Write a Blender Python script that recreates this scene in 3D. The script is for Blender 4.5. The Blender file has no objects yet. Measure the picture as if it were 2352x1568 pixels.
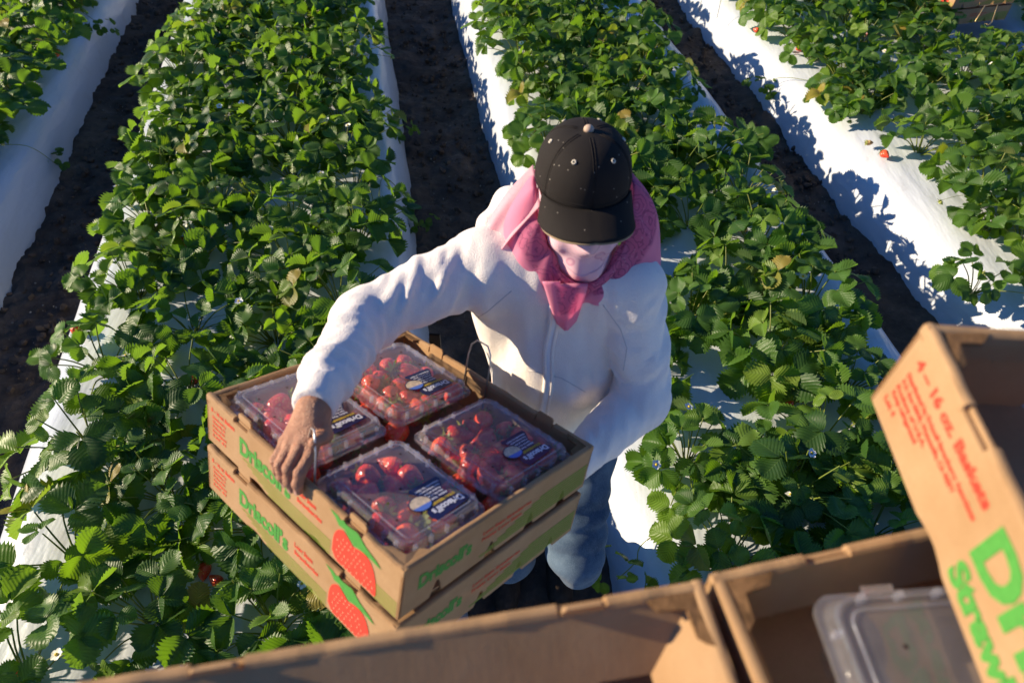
import bpy, math, random, colorsys
import numpy as np
from mathutils import Vector, Matrix, noise as mnoise
R = math.radians
scene = bpy.context.scene
COL = scene.collection

# ------------------------------------------------------------------ camera, light, exposure
CAM_H = 2.3
PITCH = R(48.4)
cam_d = bpy.data.cameras.new('camera')
cam = bpy.data.objects.new('camera', cam_d)
COL.objects.link(cam)
cam.location = (0, 0, CAM_H)
cam.rotation_euler = (R(90) - PITCH, 0, 0)
cam_d.sensor_width = 36.0
cam_d.lens = 36 * 1562 / 2352
cam_d.clip_start = 0.02
cam_d.clip_end = 2000
cam_d.dof.use_dof = True
cam_d.dof.focus_distance = 2.15
cam_d.dof.aperture_fstop = 3.7
scene.camera = cam

SUN_EL, SUN_AZ = R(22), R(8)      # azimuth: from straight left (-x) turned towards +y
sun_dir = Vector((-math.cos(SUN_AZ) * math.cos(SUN_EL), math.sin(SUN_AZ) * math.cos(SUN_EL), math.sin(SUN_EL)))
world = bpy.data.worlds.new('World')
scene.world = world
world.use_nodes = True
wn, wl = world.node_tree.nodes, world.node_tree.links
bg = wn.get('Background') or wn.new('ShaderNodeBackground')
sky = wn.new('ShaderNodeTexSky')
sky.sky_type = 'NISHITA'
sky.sun_disc = False
sky.sun_elevation = SUN_EL
sky.sun_rotation = math.atan2(sun_dir.x, sun_dir.y)
sky.air_density = 1.0
sky.dust_density = 0.2
sky.ozone_density = 3.0
tint = wn.new('ShaderNodeMix'); tint.data_type = 'RGBA'; tint.blend_type = 'MULTIPLY'; tint.inputs[0].default_value = 1.0
tint.inputs[7].default_value = (.43, .76, 1.24, 1)          # daylight white balance set for the low warm sun: the sky reads bluer
wl.new(sky.outputs[0], tint.inputs[6]); wl.new(tint.outputs[2], bg.inputs[0])
bg.inputs[1].default_value = 0.073
sd = bpy.data.lights.new('sun', 'SUN')
sd.energy = 5.0
sd.angle = R(0.55)
sd.color = (1.0, 0.83, 0.60)
sun = bpy.data.objects.new('sun', sd)
COL.objects.link(sun)
sun.rotation_euler = (-sun_dir).to_track_quat('-Z', 'Y').to_euler()
scene.view_settings.view_transform = 'Standard'
scene.view_settings.look = 'None'
scene.view_settings.exposure = 0.78
scene.view_settings.gamma = 1.0
scene.cycles.max_bounces = 9
scene.cycles.diffuse_bounces = 6
scene.cycles.transparent_max_bounces = 16
scene.cycles.caustics_reflective = False
scene.cycles.caustics_refractive = False

# ------------------------------------------------------------------ helpers
_fw = Vector((0, math.cos(PITCH), -math.sin(PITCH)))
_dn = Vector((0, -math.sin(PITCH), -math.cos(PITCH)))
def proj(p):
    q = Vector(p) - Vector((0, 0, CAM_H)); d = q.dot(_fw)
    if d <= 0.01: return (-9999, -9999, d)
    return (1176 + 1562 * q.x / d, 784 + 1562 * q.dot(_dn) / d, d)
def ray(x, y):
    return Vector(((x - 1176) / 1562, 0, 0)) + _dn * ((y - 784) / 1562) + _fw
def atd(x, y, d):
    return Vector((0, 0, CAM_H)) + ray(x, y) * d
def atz(x, y, z):
    r = ray(x, y); return Vector((0, 0, CAM_H)) + r * ((z - CAM_H) / r.z)
ROW = R(10.1)
PU = Vector((math.cos(ROW), math.sin(ROW), 0)); PV = Vector((-math.sin(ROW), math.cos(ROW), 0))
def uv(u, v, z=0.0):
    return PU * u + PV * v + Vector((0, 0, z))

def link(o, parent=None):
    COL.objects.link(o)
    if parent is not None: o.parent = parent
    return o
def mesh_obj(name, verts, faces, mat=None, parent=None, smooth=False, mats=None, fm=None, uvs=None, attrs=None):
    me = bpy.data.meshes.new(name)
    me.from_pydata([tuple(map(float, v)) for v in verts], [], [tuple(int(i) for i in f) for f in faces])
    if mats:
        for m in mats: me.materials.append(m)
        if fm is not None: me.polygons.foreach_set('material_index', np.array(fm, dtype=np.int32))
    elif mat: me.materials.append(mat)
    if smooth: me.polygons.foreach_set('use_smooth', np.ones(len(me.polygons), dtype=bool))
    if uvs is not None:
        l = me.uv_layers.new(name='UVMap')
        idx = np.empty(len(me.loops), dtype=np.int32); me.loops.foreach_get('vertex_index', idx)
        l.data.foreach_set('uv', np.asarray(uvs, dtype=np.float32)[idx].ravel())
    if attrs:
        for k, a in attrs.items():
            at = me.attributes.new(k, 'FLOAT', 'POINT'); at.data.foreach_set('value', np.asarray(a, dtype=np.float32))
    me.update()
    return link(bpy.data.objects.new(name, me), parent)
def tag(o, label=None, cat=None, group=None, kind=None):
    if label: o['label'] = label
    if cat: o['category'] = cat
    if group: o['group'] = group
    if kind: o['kind'] = kind
    return o
def empty(name, mw=None, loc=None):
    o = bpy.data.objects.new(name, None); o.empty_display_size = 0.05
    if mw is not None: o.matrix_world = mw
    if loc is not None: o.location = loc
    return link(o)
def copy_tree(o, parent=None):
    c = o.copy(); COL.objects.link(c)
    if parent is not None: c.parent = parent
    for ch in list(o.children): copy_tree(ch, c)
    return c

class MB:
    """collects geometry for one mesh"""
    def __init__(s): s.v = []; s.f = []; s.m = []; s.uv = []
    def add(s, v, f, m=0, uvs=None):
        b = len(s.v); s.v += [tuple(map(float, p)) for p in v]; s.f += [tuple(b + int(i) for i in q) for q in f]; s.m += [m] * len(f)
        s.uv += list(uvs) if uvs is not None else [(0, 0)] * len(v)
    def box(s, a, b, m=0, M=None):
        x0, y0, z0 = a; x1, y1, z1 = b
        v = [Vector(p) for p in ((x0,y0,z0),(x1,y0,z0),(x1,y1,z0),(x0,y1,z0),(x0,y0,z1),(x1,y0,z1),(x1,y1,z1),(x0,y1,z1))]
        if M is not None: v = [M @ p for p in v]
        s.add(v, [(0,3,2,1),(4,5,6,7),(0,1,5,4),(1,2,6,5),(2,3,7,6),(3,0,4,7)], m)
    def tube(s, pts, r, n=6, m=0, cap=True):
        pts = [Vector(p) for p in pts]; N = len(pts)
        rr = r if hasattr(r, '__len__') else [r] * N
        v = []; f = []; prev = None
        for i, p in enumerate(pts):
            t = (pts[min(i + 1, N - 1)] - pts[max(i - 1, 0)]).normalized()
            a = prev if prev is not None else (Vector((0, 0, 1)) if abs(t.z) < .9 else Vector((1, 0, 0)))
            a = (a - t * a.dot(t)).normalized(); prev = a; b = t.cross(a)
            for k in range(n):
                an = 2 * math.pi * k / n; v.append(p + (a * math.cos(an) + b * math.sin(an)) * rr[i])
        for i in range(N - 1):
            for k in range(n):
                f.append((i*n+k, i*n+(k+1)%n, (i+1)*n+(k+1)%n, (i+1)*n+k))
        if cap:
            f.append(tuple(range(n - 1, -1, -1))); f.append(tuple((N-1)*n + k for k in range(n)))
        s.add(v, f, m)
    def extr(s, poly, T, t, m=0):
        """2-D outline poly -> T(x,y,depth) slab of thickness t"""
        n = len(poly); v = [T(x, y, 0) for x, y in poly] + [T(x, y, t) for x, y in poly]
        f = [tuple(range(n)), tuple(range(2*n-1, n-1, -1))] + [(i, i+n, (i+1) % n + n, (i+1) % n) for i in range(n)]
        s.add(v, f, m)
    def build(s, name, mat=None, parent=None, smooth=False, mats=None, uvs=False):
        return mesh_obj(name, s.v, s.f, mat, parent, smooth, mats, s.m if mats else None, s.uv if uvs else None)

def vnoise(P, freq, seed=0):
    """vectorised value noise in [-1,1]"""
    Q = np.asarray(P, dtype=np.float64) * freq + 100.0 + seed * 17.3
    I = np.floor(Q).astype(np.int64); Fr = Q - I; Fr = Fr * Fr * (3 - 2 * Fr)
    def h(a, b, c):
        n = (a * 73856093) ^ (b * 19349663) ^ (c * 83492791) ^ (seed * 7919)
        n = (n * 1103515245 + 12345) & 0x7fffffff; n = ((n >> 13) ^ n) * 1274126177 & 0x7fffffff
        return n / 0x7fffffff * 2 - 1
    r = 0
    for dx in (0, 1):
        for dy in (0, 1):
            for dz in (0, 1):
                w = (Fr[..., 0] if dx else 1 - Fr[..., 0]) * (Fr[..., 1] if dy else 1 - Fr[..., 1]) * (Fr[..., 2] if dz else 1 - Fr[..., 2])
                r = r + w * h(I[..., 0] + dx, I[..., 1] + dy, I[..., 2] + dz)
    return r

def surfnet(fn, lo, hi, h):
    """smooth iso-surface (surface nets) of fn(P)<0"""
    lo = np.array(lo, float); hi = np.array(hi, float); n = np.ceil((hi - lo) / h).astype(int) + 1
    ax = [lo[i] + h * np.arange(n[i]) for i in range(3)]
    G = np.stack(np.meshgrid(*ax, indexing='ij'), -1)
    D = np.concatenate([fn(G[i:i+8].reshape(-1, 3)).reshape(-1, n[1], n[2]) for i in range(0, n[0], 8)], 0)
    S = D < 0
    c = n - 1
    acc = np.zeros((*c, 3)); cnt = np.zeros(tuple(c))
    offs = [(a, b, d) for a in (0, 1) for b in (0, 1) for d in (0, 1)]
    sl = lambda o: tuple(slice(o[i], o[i] + c[i]) for i in range(3))
    for o in offs:
        for k in range(3):
            if o[k] == 0:
                p = list(o); p[k] = 1
                A, B = D[sl(o)], D[sl(p)]
                m = (A < 0) != (B < 0)
                t = np.where(m, A / np.where(m, A - B, 1), 0)
                for j in range(3):
                    acc[..., j] += np.where(m, (o[j] + t) if j == k else o[j], 0)
                cnt += m
    act = cnt > 0
    idx = -np.ones(tuple(c), int); idx[act] = np.arange(act.sum())
    ijk = np.argwhere(act)
    V = lo + h * (ijk + acc[act] / cnt[act][:, None])
    F = []
    for k in range(3):
        a, b = (k + 1) % 3, (k + 2) % 3
        sA = [slice(None)] * 3; sB = [slice(None)] * 3
        sA[k] = slice(0, -1); sB[k] = slice(1, None)
        m = S[tuple(sA)] != S[tuple(sB)]
        E = np.argwhere(m)
        E = E[(E[:, a] > 0) & (E[:, b] > 0) & (E[:, a] < c[a]) & (E[:, b] < c[b]) & (E[:, k] < c[k])]
        inside = S[tuple(E.T)]
        def id_(da, db):
            q = E.copy(); q[:, a] -= da; q[:, b] -= db; return idx[tuple(q.T)]
        q = np.stack([id_(1, 1), id_(0, 1), id_(0, 0), id_(1, 0)], 1)
        q[~inside] = q[~inside][:, ::-1]
        F.append(q)
    return V, np.concatenate(F)
def cap_sd(P, a, b, ra, rb, ret_t=False, sq=None):
    a = np.array(a, float); b = np.array(b, float); ba = b - a
    t = np.clip((P - a) @ ba / (ba @ ba), 0, 1)
    q = P - a - t[:, None] * ba
    if sq is not None: q = q * sq
    d = np.linalg.norm(q, axis=1) - (ra + (rb - ra) * t)
    return (d, t) if ret_t else d
def ell_sd(P, c, r, M=None):
    q = P - np.array(c, float)
    if M is not None: q = q @ M
    r = np.array(r, float); k0 = np.linalg.norm(q / r, axis=1); k1 = np.linalg.norm(q / (r * r), axis=1)
    return k0 * (k0 - 1) / np.maximum(k1, 1e-9)
def smin(a, b, k):
    h = np.clip(.5 + .5 * (b - a) / k, 0, 1); return b * (1 - h) + a * h - k * h * (1 - h)
def crom(pts, n):
    P = [Vector(p) for p in pts]; P = [P[0] * 2 - P[1]] + P + [P[-1] * 2 - P[-2]]; out = []
    for i in range(1, len(P) - 2):
        for k in range(n):
            t = k / n
            out.append(.5 * ((2 * P[i]) + (P[i+1] - P[i-1]) * t + (2 * P[i-1] - 5 * P[i] + 4 * P[i+1] - P[i+2]) * t * t + (3 * P[i] - P[i-1] - 3 * P[i+1] + P[i+2]) * t ** 3))
    out.append(P[-2].copy()); return out

# ------------------------------------------------------------------ materials
class NT:
    def __init__(s, name):
        s.mat = bpy.data.materials.new(name); s.mat.use_nodes = True
        s.n = s.mat.node_tree.nodes; s.l = s.mat.node_tree.links; s.n.clear()
        s.out = s.n.new('ShaderNodeOutputMaterial')
    def __call__(s, typ, ins=None, **kw):
        nd = s.n.new('ShaderNode' + typ)
        for k, v in kw.items(): setattr(nd, k, v)
        for k, v in (ins or {}).items(): s.set(nd, k, v)
        return nd
    def set(s, nd, k, v):
        sock = nd.inputs[k]
        if isinstance(v, bpy.types.NodeSocket): s.l.new(v, sock)
        elif isinstance(v, bpy.types.Node): s.l.new(v.outputs[0], sock)
        else:
            if hasattr(sock.default_value, '__len__') and hasattr(v, '__len__') and len(v) == 3 and len(sock.default_value) == 4: v = (*v, 1)
            sock.default_value = v
    def ramp(s, fac, stops):
        nd = s.n.new('ShaderNodeValToRGB'); s.set(nd, 0, fac); e = nd.color_ramp.elements
        while len(e) < len(stops): e.new(.5)
        for i, (p, c) in enumerate(stops):
            e[i].position = p; e[i].color = (*c, 1) if hasattr(c, '__len__') else (c, c, c, 1)
        return nd.outputs[0]
    def math(s, op, a, b=None, c=None):
        nd = s.n.new('ShaderNodeMath'); nd.operation = op; s.set(nd, 0, a)
        if b is not None: s.set(nd, 1, b)
        if c is not None: s.set(nd, 2, c)
        return nd.outputs[0]
    def mix(s, f, a, b, blend='MIX'):
        nd = s.n.new('ShaderNodeMix'); nd.data_type = 'RGBA'; nd.blend_type = blend
        s.set(nd, 0, f); s.set(nd, 6, a); s.set(nd, 7, b); return nd.outputs[2]
    def noise(s, scale, detail=3, rough=.55, vec=None, out=0):
        nd = s('TexNoise', {'Scale': scale, 'Detail': detail, 'Roughness': rough})
        if vec is not None: s.set(nd, 'Vector', vec)
        return nd.outputs[out]
    def bump(s, h, dist, strength=1.0, normal=None):
        nd = s('Bump', {'Height': h, 'Distance': dist, 'Strength': strength})
        if normal is not None: s.set(nd, 'Normal', normal)
        return nd.outputs[0]
    def done(s, sh):
        s.l.new(sh.outputs[0] if isinstance(sh, bpy.types.Node) else sh, s.out.inputs[0]); return s.mat

def simple(name, col, rough=.6, spec=.5, metal=0, bump=None, var=None, sheen=0):
    t = NT(name); co = t('TexCoord').outputs['Object']
    c = (*col, 1)
    if var:
        c = t.mix(t.ramp(t.noise(var[0], 4, .6, co), [(.3, 0), (.7, 1)]), tuple(x * var[1] for x in col), tuple(min(1, x * var[2]) for x in col))
    p = t('BsdfPrincipled', {'Base Color': c, 'Roughness': rough, 'Specular IOR Level': spec, 'Metallic': metal})
    if sheen: p.inputs['Sheen Weight'].default_value = sheen
    if bump: t.set(p, 'Normal', t.bump(t.noise(bump[0], 5, .6, co), bump[1]))
    return t.done(p)
# ------------------------------------------------------------------ field materials
def mat_soil():
    t = NT('soil'); co = t('NewGeometry').outputs['Position']
    n1 = t.noise(9, 8, .65, co); n2 = t.noise(2.2, 3, .5, co)
    base = t.ramp(n1, [(.3, (.062, .044, .032)), (.6, (.135, .098, .070)), (.8, (.24, .18, .13))])
    base = t.mix(t.ramp(n2, [(.35, 0), (.7, 1)]), base, t.mix(1.0, base, (.62, .6, .62), 'MULTIPLY'))
    v = t('TexVoronoi', {'Scale': 46.0, 'Vector': co}); w = t('TexVoronoi', {'Scale': 22.0, 'Vector': co})
    peb = t.ramp(v.outputs['Distance'], [(.05, 1), (.16, 0)])
    pick = t.math('GREATER_THAN', t('SeparateColor', {0: v.outputs['Color']}).outputs[0], .80)
    f = t.math('MULTIPLY', peb, pick)
    base = t.mix(t.math('MULTIPLY', f, .75), base, (.30, .25, .20, 1))
    h = t.math('ADD', t.math('MULTIPLY', n1, .6), t.math('ADD', t.math('MULTIPLY', f, .25), t.math('MULTIPLY', w.outputs['Distance'], .25)))
    p = t('BsdfPrincipled', {'Base Color': base, 'Roughness': .92, 'Specular IOR Level': .25, 'Normal': t.bump(h, .03)})
    return t.done(p)
def mat_film():
    t = NT('white_plastic_film'); co = t('NewGeometry').outputs['Position']
    mp = t('Mapping', {'Vector': co, 'Rotation': (0, 0, -ROW), 'Scale': (3.5, .9, 3.5)})
    n1 = t.noise(1.6, 4, .5, mp.outputs[0]); n2 = t.noise(60, 3, .6, co)
    dirt = t.ramp(t.noise(7, 9, .7, co), [(.56, 0), (.74, 1)])
    base = t.mix(t.math('MULTIPLY', dirt, .30), (.52, .56, .61, 1), (.30, .26, .22, 1))
    sp = t('TexVoronoi', {'Scale': 60.0, 'Vector': co})
    spk = t.math('MULTIPLY', t.ramp(sp.outputs['Distance'], [(.04, 1), (.11, 0)]), t.math('GREATER_THAN', t('SeparateColor', {0: sp.outputs['Color']}).outputs[0], .93))
    base = t.mix(t.math('MULTIPLY', spk, .6), base, (.12, .09, .07, 1))
    h = t.math('ADD', t.math('MULTIPLY', n1, 1.0), t.math('MULTIPLY', n2, .03))
    p = t('BsdfPrincipled', {'Base Color': base, 'Roughness': .30, 'Specular IOR Level': .5, 'Normal': t.bump(h, .030, .8)})
    return t.done(p)
def mat_leaf():
    t = NT('strawberry_leaf')
    u = t('UVMap'); s = t('SeparateXYZ', {0: u.outputs[0]}); m_, s_ = s.outputs[0], s.outputs[1]
    am = t.math('ABSOLUTE', m_)
    ph = t.math('SUBTRACT', t.math('MULTIPLY', s_, 8.0), t.math('MULTIPLY', am, 2.6))
    wave = t.math('COSINE', t.math('MULTIPLY', ph, 6.2832))
    vein = t.ramp(wave, [(.86, 0), (1.0, 1)])
    mid = t.ramp(am, [(0.0, 1), (.06, 0)])
    co = t('TexCoord').outputs['Object']
    tint = t('Attribute', attribute_name='tint').outputs['Fac']
    oi = t('ObjectInfo').outputs['Random']
    base = t.ramp(tint, [(0, (.024, .062, .013)), (.35, (.044, .106, .018)), (.75, (.084, .172, .025)), (.95, (.17, .26, .03)), (1, (.34, .25, .05))])
    base = t.mix(t.math('MULTIPLY', oi, .35), base, (.032, .072, .020, 1))
    base = t.mix(t.math('MULTIPLY', t.math('MAXIMUM', t.math('MULTIPLY', vein, .6), mid), .32), base, (.13, .22, .055, 1))
    nz = t.noise(45, 3, .6, co)
    base = t.mix(t.ramp(nz, [(.62, 0), (.82, .22)]), base, (.10, .16, .05, 1))
    back = t('NewGeometry').outputs['Backfacing']
    base = t.mix(back, base, t.mix(.55, base, (.12, .17, .09, 1)))
    h = t.math('ADD', t.math('MULTIPLY', wave, -.5), t.math('ADD', t.math('MULTIPLY', mid, -.5), t.math('MULTIPLY', t.noise(130, 2, .5, co), .5)))
    nm = t.bump(h, .0007, 1.0)
    p = t('BsdfPrincipled', {'Base Color': base, 'Roughness': .42, 'Specular IOR Level': .34, 'Normal': nm})
    tr = t('BsdfTranslucent', {'Color': t.mix(1.0, t.mix(.5, base, (.22, .42, .02, 1)), (1.6, 1.6, .6, 1), 'MULTIPLY'), 'Normal': nm})
    mx = t('MixShader', {0: .40, 1: p.outputs[0], 2: tr.outputs[0]})
    return t.done(mx)
def mat_stem():
    t = NT('green_stem'); tint = t('ObjectInfo').outputs['Random']
    b = t.mix(tint, (.16, .22, .03, 1), (.26, .27, .06, 1))
    p = t('BsdfPrincipled', {'Base Color': b, 'Roughness': .45}); tr = t('BsdfTranslucent', {'Color': (.4, .5, .05, 1)})
    return t.done(t('MixShader', {0: .25, 1: p.outputs[0], 2: tr.outputs[0]}))
def mat_berry(name, c1, c2, seedc=(.65, .42, .10)):
    t = NT(name); co = t('TexCoord').outputs['Object']
    oi = t('ObjectInfo').outputs['Random']
    v = t('TexVoronoi', {'Scale': 190.0, 'Vector': co})
    n = t.noise(60, 2, .5, co)
    b = t.mix(t.ramp(n, [(.3, 0), (.75, 1)]), (*c1, 1), (*c2, 1))
    hs = t('HueSaturation', {'Hue': .5, 'Value': t.math('ADD', t.math('MULTIPLY', oi, .6), .7), 'Color': b})
    sd_ = t.ramp(v.outputs['Distance'], [(.16, 1), (.26, 0)])
    b = t.mix(t.math('MULTIPLY', sd_, .75), hs.outputs[0], (*seedc, 1))
    p = t('BsdfPrincipled', {'Base Color': b, 'Roughness': .27, 'Specular IOR Level': .6, 'Subsurface Weight': .12, 'Subsurface Radius': (.012, .003, .002), 'Subsurface Scale': .5,
                             'Normal': t.bump(v.outputs['Distance'], .0016, .8)})
    return t.done(p)
M_SOIL, M_FILM, M_LEAF, M_STEM = mat_soil(), mat_film(), mat_leaf(), mat_stem()
M_RED = mat_berry('ripe_strawberry', (.86, .038, .025), (.95, .15, .05))
M_PALE = mat_berry('unripe_strawberry', (.55, .42, .16), (.62, .20, .08), (.4, .25, .06))
M_GREENB = mat_berry('green_strawberry', (.30, .36, .08), (.42, .44, .14), (.3, .25, .06))
M_PETAL = simple('white_petal', (.80, .80, .76), .6)
M_YELLOW = simple('yellow_flower_centre', (.70, .48, .03), .7)

# ------------------------------------------------------------------ ground and beds
FURROWS = [(-3.95, -3.60), (-1.96, -1.54), (0.0, .49), (1.92, 2.28), (3.86, 4.12)]
BEDS = [(-5.6, -3.95), (-3.60, -1.96), (-1.54, 0.0), (.49, 1.92), (2.28, 3.86), (4.12, 5.7)]
def wob(v, seed, a=.012):
    return a * (np.sin(v * 2.1 + seed) + .6 * np.sin(v * 5.3 + seed * 2.3) + .5 * np.sin(v * 11.7 + seed * 3.1)) / 1.6
def make_ground():
    fine_u = np.arange(-6, 6.4, .025); fine_v = np.arange(.2, 9.2, .028)
    out = np.array([1, 3, 8, 20, 60, 200, 500.])
    U = np.concatenate([-6 - out[::-1], fine_u, 6.4 + out]); V = np.concatenate([.2 - out[::-1], fine_v, 9.2 + out])
    UU, VV = np.meshgrid(U, V, indexing='ij')
    P = np.stack([UU, VV, np.zeros_like(UU)], -1)
    near = (np.abs(UU) < 6.5) & (VV > 0) & (VV < 9.3)
    z = .024 * vnoise(P, 6, 1) + .020 * vnoise(P, 14, 2) + .012 * np.abs(vnoise(P, 33, 3)) + .006 * vnoise(P, 60, 4)
    # lumps of soil heaped against the film edges
    edge = np.zeros_like(UU)
    for (a, b) in FURROWS:
        for e in (a, b):
            edge = np.maximum(edge, np.exp(-((UU - e) / .07) ** 2))
    z = z + edge * (.020 + .007 * vnoise(P, 7, 5) + .012 * vnoise(P, 31, 6) + .008 * vnoise(P, 55, 8))
    # the left furrow carries tyre-like ripples
    rip = np.exp(-((UU + 1.72) / .13) ** 2)
    z = z + rip * .014 * np.sin(VV * 2 * np.pi / .055 + 3 * vnoise(P, 3, 7) + UU * 9)
    z = np.where(near, z, 0)
    X = UU * PU.x + VV * PV.x; Y = UU * PU.y + VV * PV.y
    nu, nv = UU.shape
    i, j = np.meshgrid(np.arange(nu - 1), np.arange(nv - 1), indexing='ij'); k = i * nv + j
    F = np.stack([k, k + nv, k + nv + 1, k + 1], -1).reshape(-1, 4)
    o = mesh_obj('ground', np.stack([X, Y, z], -1).reshape(-1, 3), F, M_SOIL, smooth=True)
    tag(o, 'dark brown loose soil of the furrows between the beds', 'soil', kind='structure')
def make_bed(idx, a, b):
    h = .29; ins = .13
    vs = np.concatenate([[-6, -3, -1], np.arange(-.2, 9.5, .05), [12, 20, 40]])
    prof = []                                            # (u offset kind, z)
    for s in np.linspace(0, 1, 9):                       # left flank
        prof.append((0, s))
    verts = []; npf = None
    for v in vs:
        wl_, wr_ = wob(v, idx * 3.1), wob(v, idx * 5.7 + 1)
        row = []
        def side(e, sg, wv):
            pts = []
            for s in np.linspace(0, 1, 10):
                x = e + wv * (1 - s) + sg * (ins * (s ** 1.6)); z = -.05 + (h + .03) * math.sin(s * math.pi / 2 * .93) ** 1.0
                pts.append((x, z))
            pts.append((e + sg * (ins + .035), h - .008)); pts.append((e + sg * (ins + .09), h + .002)); return pts
        L = side(a, 1, wl_); Rr = side(b, -1, wr_)[::-1]
        midn = [(a + ins + .09 + (b - a - 2 * ins - .18) * t, h + .004 + .012 * math.sin(math.pi * t)) for t in np.linspace(0, 1, 12)[1:-1]]
        for (x, z) in L + midn + Rr:
            q = np.array([[x, v, z * 2]])
            dz = .0045 * vnoise(q, 3.5, 11 + idx)[0] + .0035 * vnoise(q, 11, 12)[0]
            p = uv(x + .3 * dz, v, z + dz); row.append(p)
        npf = len(row); verts += row
    F = [(i * npf + j, i * npf + j + 1, (i + 1) * npf + j + 1, (i + 1) * npf + j) for i in range(len(vs) - 1) for j in range(npf - 1)]
    o = mesh_obj('planting_bed', verts, F, M_FILM, smooth=True)
    names = ['far left bed outside the picture', 'bed cut off by the left edge of the photo', 'bed left of the worker', 'bed right of the worker', 'bed across the narrow right furrow', 'bed at the top right corner']
    tag(o, 'raised soil bed under white plastic film, ' + names[idx], 'bed', kind='structure')
make_ground()
for i, (a, b) in enumerate(BEDS): make_bed(i, a, b)

# ------------------------------------------------------------------ strawberry plants
def leaflet(rng, ln, wd, fold, droop):
    NS, NM = 17, 4; ph = rng.uniform(0, 6.28)
    V = []; UVs = []; F = []
    for i in range(NS + 1):
        s = i / NS
        w = wd * .5 * (math.sin(math.pi * min(1, s ** 1.0 * .955 + .015)) ** .52)
        tooth = (.20 if i % 2 else -.06) * (0 if s < .18 else 1)
        for j in range(-NM, NM + 1):
            m = j / NM
            x = m * w; y = s * ln
            if abs(j) == NM: x *= 1 + tooth; y += (ln * .045 if i % 2 else -.005 * ln) * (1 if s > .18 else 0)
            if i == NS: y = ln * (1.0 + .015 * (1 - abs(m))) - abs(m) * ln * .03
            pleat = .032 * wd * math.cos(2 * math.pi * (s * 8 - abs(m) * 2.2)) * abs(m) ** .6
            z = fold * abs(x) - droop * (y / ln) ** 2 * ln + pleat + wd * .05 * math.sin(s * 5 + m * 2.5 + ph) - .9 * (abs(x) ** 2) * 6 * (.5 if fold > .3 else 1)
            V.append(Vector((x, y, z))); UVs.append((m, s))
    n = 2 * NM + 1
    for i in range(NS):
        for j in range(2 * NM):
            F.append((i*n+j, i*n+j+1, (i+1)*n+j+1, (i+1)*n+j))
    return V, F, UVs
def frame(fwd_, up_):
    y = fwd_.normalized(); x = y.cross(up_).normalized(); z = x.cross(y)
    return Matrix((x, y, z)).transposed()
def build_foliage(seed, nleaf, rad, tall, leafsz):
    rng = random.Random(seed); V = []; F = []; UVs = []; T = []; st = MB()
    for k in range(nleaf):
        az = k * 2.39996 + rng.uniform(-.4, .4)
        q = math.sqrt((k + .5) / nleaf)
        th = q * R(74) + rng.uniform(-.12, .12)
        L_ = (tall + (rad * 1.15 - tall) * q) * rng.uniform(.8, 1.15)
        out = Vector((math.cos(az), math.sin(az), 0))
        base = out * .012 + Vector((0, 0, .0))
        tip = out * (L_ * math.sin(th)) + Vector((0, 0, L_ * math.cos(th) + .02))
        tip.z = max(tip.z, .035 + rng.uniform(0, .03))
        midp = base * .45 + tip * .55 + Vector((0, 0, L_ * .12 * q)) - out * L_ * .05
        pts = crom([base, midp, tip], 3)
        st.tube(pts, [.0032, .0030, .0027, .0025, .0023, .0021, .0020], 5, cap=False)
        t_ = rng.random() if q > .35 else rng.uniform(.55, 1)
        t_ *= .92
        if rng.random() < .07: t_ = rng.uniform(.85, .95)
        if rng.random() < .022: t_ = 1.0
        sz = leafsz * rng.uniform(.72, 1.16) * (1 if q > .3 else .75)
        tilt = th * rng.uniform(.35, .95) + rng.uniform(-.5, .5)
        nrm = (out * math.sin(tilt) + Vector((-.12, .02, math.cos(tilt))) + Vector((rng.uniform(-.42, .42), rng.uniform(-.42, .42), 0))).normalized()
        fwd0 = (out + Vector((rng.uniform(-.4, .4), rng.uniform(-.4, .4), 0)) - nrm * out.dot(nrm))
        Fm = frame(fwd0 - nrm * fwd0.dot(nrm), nrm)
        fold = rng.choice([.12, .3, .5, .75, .95]); 
        for ang in (0, R(rng.uniform(74, 98)), -R(rng.uniform(74, 98))):
            ln = sz * (1.0 if ang == 0 else .93) * rng.uniform(.93, 1.05); wd = ln * rng.uniform(.84, .98)
            v, f, u_ = leaflet(rng, ln, wd, fold * rng.uniform(.7, 1.3), rng.uniform(-.05, .35))
            Ra = Matrix.Rotation(ang, 3, 'Z') @ Matrix.Rotation(rng.uniform(-.25, .3), 3, 'X') @ Matrix.Rotation(rng.uniform(-.3, .3), 3, 'Y')
            b = len(V); t0 = min(1 if t_ == 1 else .95, max(0, t_ + rng.uniform(-.06, .06)))
            for p in v:
                p = Ra @ (p + Vector((0, .004, 0))); V.append(tip + Fm @ p)
            F += [tuple(b + i for i in g) for g in f]; UVs += u_; T += [t0] * len(v)
    lo = .010
    V = [Vector((p.x, p.y, max(p.z, lo + .004 * math.sin(p.x * 90)))) for p in V]
    me = mesh_obj('foliage', V, F, M_LEAF, None, True, uvs=UVs, attrs={'tint': T})
    # short crown of stubs and dead stipules
    for k in range(7):
        a = rng.uniform(0, 6.28); st.tube([(0, 0, -.01), (.012 * math.cos(a), .012 * math.sin(a), .02), (.03 * math.cos(a), .03 * math.sin(a), .035)], [.006, .004, .001], 5)
    so = st.build('stems', M_STEM, None, True)
    return me, so
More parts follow.
